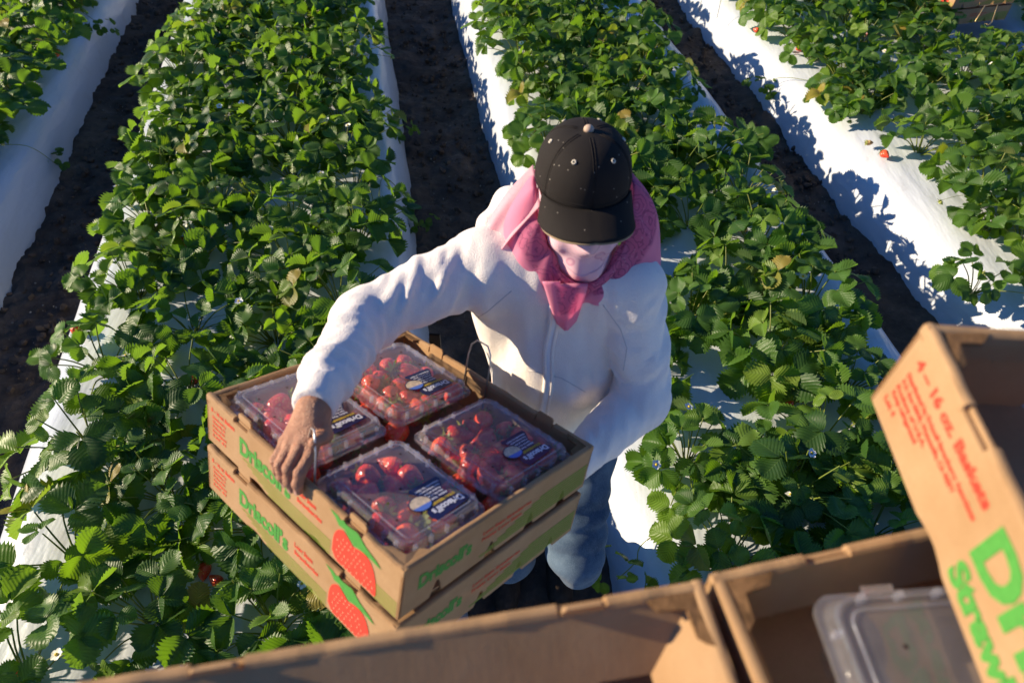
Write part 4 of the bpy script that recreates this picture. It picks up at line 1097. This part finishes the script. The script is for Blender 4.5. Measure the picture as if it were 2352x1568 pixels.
# sweatshirt
def shirt_sdf(P):
    e = .016
    dt = ell_sd(P, J['chest'] + V3(0, .005, .01), (.188, .128, .185))
    dt = smin(dt, ell_sd(P, J['belly'] + V3(0, 0, .02), (.148, .138, .19)), .05)
    dt = smin(dt, cap_sd(P, J['neck2'] + V3(0, .02, .03), J['neck2'] + V3(0, .0, -.03), .085, .12), .05)
    dt = smin(dt, cap_sd(P, J['s1'] + V3(.04, 0, .0), J['s2'] - V3(.04, 0, .0), .080, .080), .05)
    # soft vertical drape folds on the front
    dt = dt + .0035 * np.sin(P[:, 0] * 55 + 6 * P[:, 2] + 1.5 * vnoise(P, 6, 2)) * np.clip((1.32 - P[:, 2]) * 6, 0, 1) + .010 * vnoise(P, 7, 3) + .0055 * vnoise(P, 15, 5) + .004 * np.sin((P[:, 0] * .7 + P[:, 2]) * 60 + 4 * vnoise(P, 7, 13)) * np.exp(-((P[:, 2] - 1.0) / .10) ** 2)
    dt = dt + .008 * vnoise(P * V3(22, 9, 5), 1.0, 41) + .004 * vnoise(P * V3(48, 20, 11), 1.0, 42)
    # arms
    def arm(s, e_, w, r0, r1, r2, seed, n1, n2, sgn):
        mid = (J[s] + J[e_]) / 2
        a, t = cap_sd(P, J[s], J[e_], r0 - .004, r1 - .004, True)
        ax = (J[e_] - J[s]) / np.linalg.norm(J[e_] - J[s])
        tw = 1.1 * vnoise(P, 9, seed)
        def creases(A, B, t_, fr, sd, sk):
            ab = B - A; ln = np.linalg.norm(ab); ab = ab / ln; e1 = np.cross(ab, [0, 0, 1.]); e1 /= np.linalg.norm(e1); e2 = np.cross(ab, e1)
            q = P - A - t_[:, None] * ln * ab; an = np.arctan2(q @ e2, q @ e1)
            C = np.stack([t_ * ln * fr + sk * np.sin(an + sd), np.cos(an) * .9, np.sin(an) * .9], 1)
            return vnoise(C, 1.0, sd) + .5 * vnoise(C, 2.1, sd + 3)
        a = a + .0105 * creases(J[s], J[e_], t, 26, seed, 1.6) + .005 * vnoise(P, 13, seed + 1)
        b, t2 = cap_sd(P, J[e_], J[w], r1, r2, True)
        am = np.where(t2 < .9, 1, 0)
        b = b + ((.0060 * creases(J[e_], J[w], t2, 42 if n2 > 5 else 26, seed + 9, 1.0) + (.0022 * np.sin(2 * np.pi * n2 * t2 + 2.0 * tw) if n2 > 5 else 0)) * am + .004 * vnoise(P, 14, seed + 2)) * 1.0
        return smin(a, b, .035)
    a1 = arm('s1', 'e1', 'w1', .082, .057, .038, 21, 3.3, 8.5, 1)
    a2 = arm('s2', 'e2', 'w2', .078, .060, .041, 31, 2.4, 3.0, -1)
    d = smin(dt, a1, .035); d = smin(d, a2, .007)
    # underarm pinch between body and the right arm
    # open the cuff end
    wdir = (J['w1'] - J['e1']) / np.linalg.norm(J['w1'] - J['e1'])
    cut = (P - (J['w1'] + wdir * .014)) @ wdir
    near1 = np.linalg.norm(P - J['w1'], axis=1) < .09
    d = np.where(near1, np.maximum(d, cut), d)
    wd2 = (J['w2'] - J['e2']) / np.linalg.norm(J['w2'] - J['e2'])
    cut2 = (P - (J['w2'] - wd2 * .010)) @ wd2
    near2 = (np.linalg.norm(P - J['w2'], axis=1) < .075)
    d = np.where(near2, np.maximum(d, cut2), d)
    # hem
    d = np.maximum(d, .875 - P[:, 2])
    # hollow the neck
    d = np.maximum(d, -cap_sd(P, J['neck2'] + V3(.008, -.05, .035), J['neck'] + V3(.015, -.06, .10), .078, .115))
    # keep clear of the tray
    tq = np.stack([(P - np.array(TO)) @ np.array(TX), (P - np.array(TO)) @ np.array(TY), (P - np.array(TO)) @ np.array(TN)], 1)
    bx = np.maximum.reduce([-tq[:, 0] - .004, tq[:, 0] - TL - .004, -tq[:, 1] - .004, tq[:, 1] - TW - .004, tq[:, 2] - .002, -tq[:, 2] - .212])
    near_arm = smin(a1, a1, .01)
    d = np.maximum(d, -bx)
    return d
sv, sf = surfnet(shirt_sdf, (-.42, .58, .85), (.40, 1.30, 1.50), .0055)
shirt = mesh_obj('sweatshirt', sv, sf, M_FLEECE, body, True)
# zip: two rows of teeth down the front following the surface
def march(o, dirv, fn, tmax=.5):
    o = np.array(o, float); dirv = np.array(dirv, float); dirv /= np.linalg.norm(dirv); t = 0
    for _ in range(90):
        d = fn((o + dirv * t)[None])[0]
        if d < .0004: break
        t += max(d * .6, .0006)
        if t > tmax: return None
    return o + dirv * t
zl = []
for k in range(34):
    y = 700 + k * 10.5; x = 1272 - (y - 700) * .085 + 3 * math.sin(k * .45)
    o = atd(x, y, .75); h_ = march(o, ray(x, y), shirt_sdf, 1.0)
    if h_ is None: continue
    zl.append(Vector(h_))
if len(zl) > 6:
    mb = MB(); off = Vector((0, -.5, .85)) * .0022
    for s_ in (-1, 1):
        mb.tube([p + off + Vector((s_ * .0070, 0, 0)) for p in zl], .0048, 6)
    mb.build('zip_tape', M_FLEECE, shirt, True)
    mb = MB(); zz = crom(zl, 5)
    for p in zz: mb.box((-.0036, -.0014, -.0015), (.0036, .0022, .0015), 0, Matrix.Translation(p + off * 1.9))
    mb.build('zip_teeth', simple('white_zip', (.85, .85, .85), .35), shirt)
# raglan and pocket seams
M_SEAM = simple('seam_thread', (.62, .58, .56), .9)  # seam lines in a darker, greyer tone than the fleece
def seam(pts, name='seam', r=.0011):
    out = []
    for x, y in [p for i in range(len(pts) - 1) for p in [(pts[i][0] + (pts[i+1][0] - pts[i][0]) * t, pts[i][1] + (pts[i+1][1] - pts[i][1]) * t) for t in np.linspace(0, 1, 8)[:-1]]] + [pts[-1]]:
        h_ = march(atd(x, y, .75), ray(x, y), shirt_sdf, 1.0)
        if h_ is not None: out.append(Vector(h_))
    if len(out) > 3:
        mb = MB(); mb.tube(out, r, 5); mb.build(name, M_SEAM, shirt, True)
seam([(1175, 668), (1120, 715), (1040, 765), (1000, 780)]); seam([(1385, 700), (1425, 755), (1440, 800), (1432, 850)]); seam([(1215, 850), (1290, 868), (1345, 900)])
# hood bunched behind the neck and over the right shoulder
def hood_sdf(P):
    c = J['neck2']
    a = [c + V3(-.135, .045, .050), c + V3(-.100, .075, .075), c + V3(-.02, .115, .085), c + V3(.07, .105, .075), c + V3(.125, .05, .05)]
    d = None
    for i in range(len(a) - 1):
        s = cap_sd(P, a[i], a[i+1], .040, .040, sq=V3(1, 1, 1.15)); d = s if d is None else smin(d, s, .02)
    fl = [c + V3(-.155, .01, .050), c + V3(-.110, -.045, .030), c + V3(-.060, -.060, .020)]
    for i in range(2): d = smin(d, cap_sd(P, fl[i], fl[i+1], .024, .016, sq=V3(1, 1, 1.5)), .025)
    return d + .005 * np.sin(P[:, 0] * 80 + P[:, 1] * 30 + 2 * vnoise(P, 11, 2)) + .006 * vnoise(P, 15, 8)
gv, gf = surfnet(hood_sdf, J['neck2'] - V3(.25, .16, .06), J['neck2'] + V3(.22, .23, .19), .005)
mesh_obj('hood', gv, gf, M_FLEECE, shirt, True)
# jeans
def jeans_sdf(P):
    d = ell_sd(P, J['pelvis'] + V3(0, 0, -.01), (.175, .132, .13))
    for i, (h, k, a) in enumerate((('h1', 'k1', 'a1'), ('h2', 'k2', 'a2'))):
        u, t = cap_sd(P, J[h], J[k], .098, .074, True); u = u + .007 * (1 - 2 * np.abs(np.sin(np.pi * 5 * t + 2 * vnoise(P, 8, 3 + i))) ** .7) * t
        l, t2 = cap_sd(P, J[k], J[a], .072, .062, True); l = l + .006 * np.sin(2 * np.pi * 6 * t2 + 3 * vnoise(P, 8, 5 + i)) * t2
        v = smin(u, l, .03); d = smin(d, v, .03) if i == 0 else smin(d, v, .015)
    d = d + .008 * vnoise(P, 11, 9) + .006 * vnoise(P, 24, 10)
    return np.maximum(d, .10 - P[:, 2])
jv, jf = surfnet(jeans_sdf, (-.20, .62, .08), (.36, 1.22, 1.0), .0075)
jeans = mesh_obj('jeans', jv, jf, M_DENIM, body, True)
M_BOOT = simple('muddy_boot', (.05, .035, .025), .8, .2, bump=(60, .003), var=(30, .6, 1.4))
for a, t_ in (('a1', 't1'), ('a2', 't2')):
    f = lambda P: np.maximum(smin(cap_sd(P, J[a] + V3(0, .03, -.02), J[t_], .050, .044), cap_sd(P, J[a], J[a] + V3(0, 0, .08), .046, .052), .02), .012 - P[:, 2]) + .002 * vnoise(P, 30, 2)
    v, f_ = surfnet(f, np.minimum(J[a], J[t_]) - .08, np.maximum(J[a], J[t_]) + V3(.08, .10, .14), .007)
    mesh_obj('boot', v, f_, M_BOOT, body, True)
# dark strap at the right hip side
mb = MB(); q0 = atd(998, 770, 1.52); q1 = atd(1006, 860, 1.60)
n_ = 6; V = []
for i in range(n_ + 1):
    p = q0 + (q1 - q0) * i / n_; V += [p + Vector((-.012, 0, 0)), p + Vector((.012, -.002, 0)), p + Vector((.012, .004, 0)), p + Vector((-.012, .006, 0))]
mb.add(V, [(4*i+j, 4*i+(j+1) % 4, 4*i+4+(j+1) % 4, 4*i+4+j) for i in range(n_) for j in range(4)]); mb.build('strap', simple('black_strap', (.012, .012, .014), .6), body)

# ---- cap (head-local)
def HL(x, y, z): return HF @ Vector((x, y, z))
CZ0 = .036                              # height of the cap's rim above the head centre
def crown(phi, th):                     # phi: 0 = front (-y); th 0 rim .. 1 top
    a = th * math.pi / 2
    rx, ry, rz = .0925, .106, .102
    x = math.sin(phi); y = -math.cos(phi)
    c = math.cos(a) ** .66; s = math.sin(a) ** .88
    seamk = 1 - .016 * math.exp(-((((phi / (math.pi / 3)) + .0) % 1 - .0) ** 2 if ((phi / (math.pi / 3)) % 1) < .5 else (1 - (phi / (math.pi / 3)) % 1) ** 2) * 500) * (1 if th < .97 else 0)
    fr = 1 + .04 * max(0, -y) * math.sin(a * 1.6)
    k = seamk * fr
    return Vector((rx * c * x * k, .012 + ry * c * y * k, CZ0 - .006 + rz * s * (1 + .03 * max(0, -y))))
NP, NTh = 96, 22; V = []; F = []
for j in range(NTh + 1):
    for i in range(NP):
        V.append(HF @ crown(2 * math.pi * i / NP, j / NTh * .999))
for j in range(NTh):
    for i in range(NP): F.append((j*NP+i, j*NP+(i+1) % NP, (j+1)*NP+(i+1) % NP, (j+1)*NP+i))
F.append(tuple(NTh * NP + i for i in range(NP)))
capo = mesh_obj('cap', V, F, M_CAP, body, True)
capo.modifiers.new('thick', 'SOLIDIFY').thickness = .0025
# brim
V = []; F = []; nA, nR = 40, 12
def brim(u, r, e=0):                    # u -1..1 across, r 0..1 outwards
    ph = u * 1.12
    b = crown(ph, 0.0)
    L_ = .068 * (1 - .62 * abs(u) ** 3.0)
    d = Vector((math.sin(ph) * .32, -1, 0)).normalized()
    p = b + d * (L_ * r)
    p.z += -.020 * r - (.030 * (abs(u) ** 1.9)) * (.05 + .95 * r) + .004
    return HF @ (p + Vector((0, 0, -e)))
for k in range(nR + 1):
    for i in range(nA + 1): V.append(brim(-1 + 2 * i / nA, k / nR))
for k in range(nR):
    for i in range(nA): F.append((k*(nA+1)+i, k*(nA+1)+i+1, (k+1)*(nA+1)+i+1, (k+1)*(nA+1)+i))
br = mesh_obj('brim', V, F, M_CAP, capo, True); br.modifiers.new('thick', 'SOLIDIFY').thickness = .004
mb = MB(); mb.tube([brim(-1 + 2 * i / nA, 1.0, .0015) for i in range(nA + 1)], .0024, 6); mb.build('brim_edge', M_CAPIN, br, True)
for rr_ in (.25, .4, .55, .7, .85):
    mb = MB(); mb.tube([brim((-1 + 2 * i / nA) * .93, rr_, -.0022) for i in range(nA + 1)], .0006, 4); mb.build('brim_stitching', M_CAP, br, True)
# button, eyelets, seams
mb = MB(); top = crown(0, .999); top.x = 0; top.y = .012
mb.tube([HF @ (top + Vector((0, 0, z))) for z in (-.002, .003, .0065, .0085)], [.0095, .0095, .0070, .002], 12); mb.build('cap_button', simple('tan_button', (.50, .36, .26), .8), capo, True)
for k in range(6):
    ph = (k + .5) * math.pi / 3; c = crown(ph, .57); c2 = crown(ph, .59); c3 = crown(ph + .03, .57); n1 = ((c3 - c).cross(c2 - c)).normalized()
    if n1.dot(c - Vector((0, .012, CZ0))) < 0: n1.negate()
    e1 = (c3 - c).normalized(); e2 = n1.cross(e1); pts = [HF @ (c + n1 * .0012 + e1 * .0032 * math.cos(a) + e2 * .0032 * math.sin(a)) for a in [6.283 * i / 12 for i in range(13)]]
    mb = MB(); mb.tube(pts, .0015, 6); mb.build('eyelet', M_EYELET, capo, True)
for k in range(6):
    ph = k * math.pi / 3
    for off_ in (-.022, .022):
        mb = MB(); mb.tube([HF @ (crown(ph + off_ / max(.12, math.cos(t_ * 1.5)), t_) * 1.0 + Vector((0, 0, .0004))) for t_ in np.linspace(.02, .93, 14)], .0007, 4); mb.build('panel_stitching', M_CAP, capo, True)
mb = MB(); mb.tube([HF @ crown(2 * math.pi * i / 60, .07) * 1.0 for i in range(61)], .0009, 4); mb.build('band_stitching', M_CAP, capo, True)

# ---- bandana, head-local sheets built as thin cloth
def sheet(name, fn, nu, nv, mat, prn=None, thick=.0012, parent=None):
    V = []; F = []; A = []
    for j in range(nv + 1):
        for i in range(nu + 1):
            u, v = i / nu, j / nv; V.append(HF @ fn(u, v)); A.append(prn(u, v) if prn else 0)
    for j in range(nv):
        for i in range(nu): F.append((j*(nu+1)+i, j*(nu+1)+i+1, (j+1)*(nu+1)+i+1, (j+1)*(nu+1)+i))
    o = mesh_obj(name, V, F, mat, parent or body, True, attrs={'print': A}); o.modifiers.new('thick', 'SOLIDIFY').thickness = thick; return o
def vedge(ph): return -.150 + .120 * (abs(ph) / 1.6) ** 1.35
def face_wrap(u, v):                     # pale part tight over nose and jaw, narrowing to a V
    ph = (u - .5) * 2 * 1.6
    z = lerp(.024, vedge(ph) - .024, v)
    x = .087 * (1 - .22 * v * v) * math.sin(ph)
    y = -.008 - (.097 + .006 * v) * abs(math.cos(ph)) ** .85
    nose = .025 * math.exp(-(ph / .25) ** 2) * math.exp(-((z + .028) / .024) ** 2)
    chin = .008 * math.exp(-(ph / .45) ** 2) * math.exp(-((z + .10) / .025) ** 2)
    cr = .0048 * math.sin(v * 19 + 7 * math.cos(ph * 1.2)) * (.25 + abs(math.sin(ph))) + .0026 * math.sin(ph * 9 + v * 6) + .0040 * math.sin(ph * 4.5 - v * 15) * v
    return Vector((x, y - nose - chin - cr, z))
def lerp(a, b, t): return a + (b - a) * t
fc = sheet('face_cloth', face_wrap, 64, 44, M_PALEPINK, lambda u, v: 0)
for v_, r_ in ((.02, .0016), (.30, .0022), (.47, .0018), (.66, .0024)):      # turned hem and gathered creases across the cheeks
    mb = MB(); pts = [HF @ (face_wrap(u, v_ + (.05 * abs(u - .5) * 2 if v_ > .1 else 0)) + Vector((0, -.0008, 0))) for u in np.linspace(.12 if v_ > .1 else .02, .88 if v_ > .1 else .98, 26)]
    mb.tube(pts, [r_ * (.15 + math.sin(math.pi * i / 25)) if v_ > .1 else r_ for i in range(26)], 6); mb.build('cloth_fold', M_PALEPINK, fc, True)
_keys = [  # phi, top(r, z), hem(r, z)
    (-2.4, .090, .020, .128, -.085), (-1.9, .094, .030, .150, -.115), (-1.45, .096, .026, .166, -.138), (-1.05, .100, -.020, .174, -.172), (-.70, .103, -.072, .168, -.198), (-.35, .106, -.118, .150, -.188), (0, .108, -.146, .130, -.172),
    (.35, .106, -.122, .142, -.186), (.75, .104, -.072, .162, -.182), (1.15, .101, -.012, .176, -.160), (1.5, .097, .024, .172, -.125), (1.95, .093, .030, .148, -.095), (2.4, .088, .020, .125, -.080)]
def key(ph):
    for a, b in zip(_keys, _keys[1:]):
        if ph <= b[0]:
            t = (ph - a[0]) / (b[0] - a[0]); t = t * t * (3 - 2 * t); return [lerp(a[i], b[i], t) for i in range(1, 5)]
    return list(_keys[-1][1:])
def drape(u, v):
    ph = -2.4 + 4.8 * u; r0, z0, r1, z1 = key(ph)
    bul = .007 * math.sin(min(1, v * 1.15) * math.pi)
    r = lerp(r0, r1, v ** .75) + bul; z = lerp(z0, z1, v ** 1.2)
    f = .0085 * math.sin(ph * 4.3 + 1.7 * v + 1.1 * math.sin(ph * 1.7)) * v + .0035 * math.sin(ph * 9.7 + 4 * v + 2 * math.sin(ph * 3)) * v ** .6
    if v > .93: r -= .004 * (v - .93) / .07
    return Vector(((r + f) * math.sin(ph), .004 - (r + f) * math.cos(ph) * 1.02, z + .004 * math.sin(ph * 3.1 + 1) * v))
def dprint(u, v):
    k = 0
    if u > .53: k = max(0, min(1, (.50 - v) / .05 + .5))
    if .24 < u < .44: k = max(0, min(1, (.42 - v) / .05)) * .85
    return k
sheet('bandana', drape, 150, 34, M_PINK, dprint)
def fold2(u, v):
    ph = -1.45 + 2.9 * u; z = vedge(ph) + .004; r = .107 + .008 * math.sin(v * math.pi)
    return Vector((r * .90 * math.sin(ph), -.008 - r * abs(math.cos(ph)) ** .85 - .004, z + .032 * (v - .5)))
sheet('bandana_fold', fold2, 60, 8, M_PINK, lambda u, v: 1)
# knotted tail hanging on the chest
Lf = [(1246, 646), (1256, 676), (1267, 712), (1278, 742), (1297, 758)]; Rt = [(1352, 646), (1344, 678), (1334, 706), (1324, 736), (1304, 758)]
tg = []
for j in range(17):
    v = j / 16; k = v * 4; i0 = min(3, int(k)); fr_ = k - i0
    l = [lerp(Lf[i0][q], Lf[i0+1][q], fr_) for q in (0, 1)]; r_ = [lerp(Rt[i0][q], Rt[i0+1][q], fr_) for q in (0, 1)]
    row = []
    for i in range(15):
        u = i / 14; x, y = lerp(l[0], r_[0], u), lerp(l[1], r_[1], u)
        h_ = march(atd(x, y, .75), ray(x, y), shirt_sdf, 1.0)
        rr_ = ray(x, y).normalized()
        row.append(Vector(h_) - rr_ * (.012 + .026 * (1 - v) ** 2 + .012 * math.sin(u * math.pi) + .004 * math.sin(u * 9 + v * 4)) if h_ is not None else None)
    tg.append(row)
good = all(p is not None for r_ in tg for p in r_)
if good:
    V = [p for r_ in tg for p in r_]; F = [(j*15+i, j*15+i+1, (j+1)*15+i+1, (j+1)*15+i) for j in range(16) for i in range(14)]
    o = mesh_obj('bandana_tail', V, F, M_PINK, body, True, attrs={'print': [(.8 if 4 <= i <= 11 and 2 <= j <= 9 else 0) for j in range(17) for i in range(15)]}); o.modifiers.new('thick', 'SOLIDIFY').thickness = .0015
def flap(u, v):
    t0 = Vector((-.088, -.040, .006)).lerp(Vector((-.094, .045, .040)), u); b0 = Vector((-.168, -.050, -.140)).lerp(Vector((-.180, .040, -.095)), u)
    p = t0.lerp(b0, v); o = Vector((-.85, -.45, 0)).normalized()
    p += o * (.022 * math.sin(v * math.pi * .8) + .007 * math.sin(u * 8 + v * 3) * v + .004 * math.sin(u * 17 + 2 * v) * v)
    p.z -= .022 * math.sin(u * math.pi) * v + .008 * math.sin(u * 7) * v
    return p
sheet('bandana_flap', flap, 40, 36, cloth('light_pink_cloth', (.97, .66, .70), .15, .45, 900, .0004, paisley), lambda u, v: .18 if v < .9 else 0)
mb = MB(); mb.tube([HL(-.083, -.045, -.002), HL(-.082, -.050, -.016), HL(-.080, -.053, -.030)], [.005, .006, .004], 8); mb.build('orange_nub', simple('plain_orange', (.80, .20, .02), .7), body, True)  # small orange tapered tube at the side of the face
# ------------------------------------------------------------------ drop the prototypes
def _rm(o):
    for c in list(o.children): _rm(c)
    bpy.data.objects.remove(o, do_unlink=True)
for o in _protos: _rm(o)
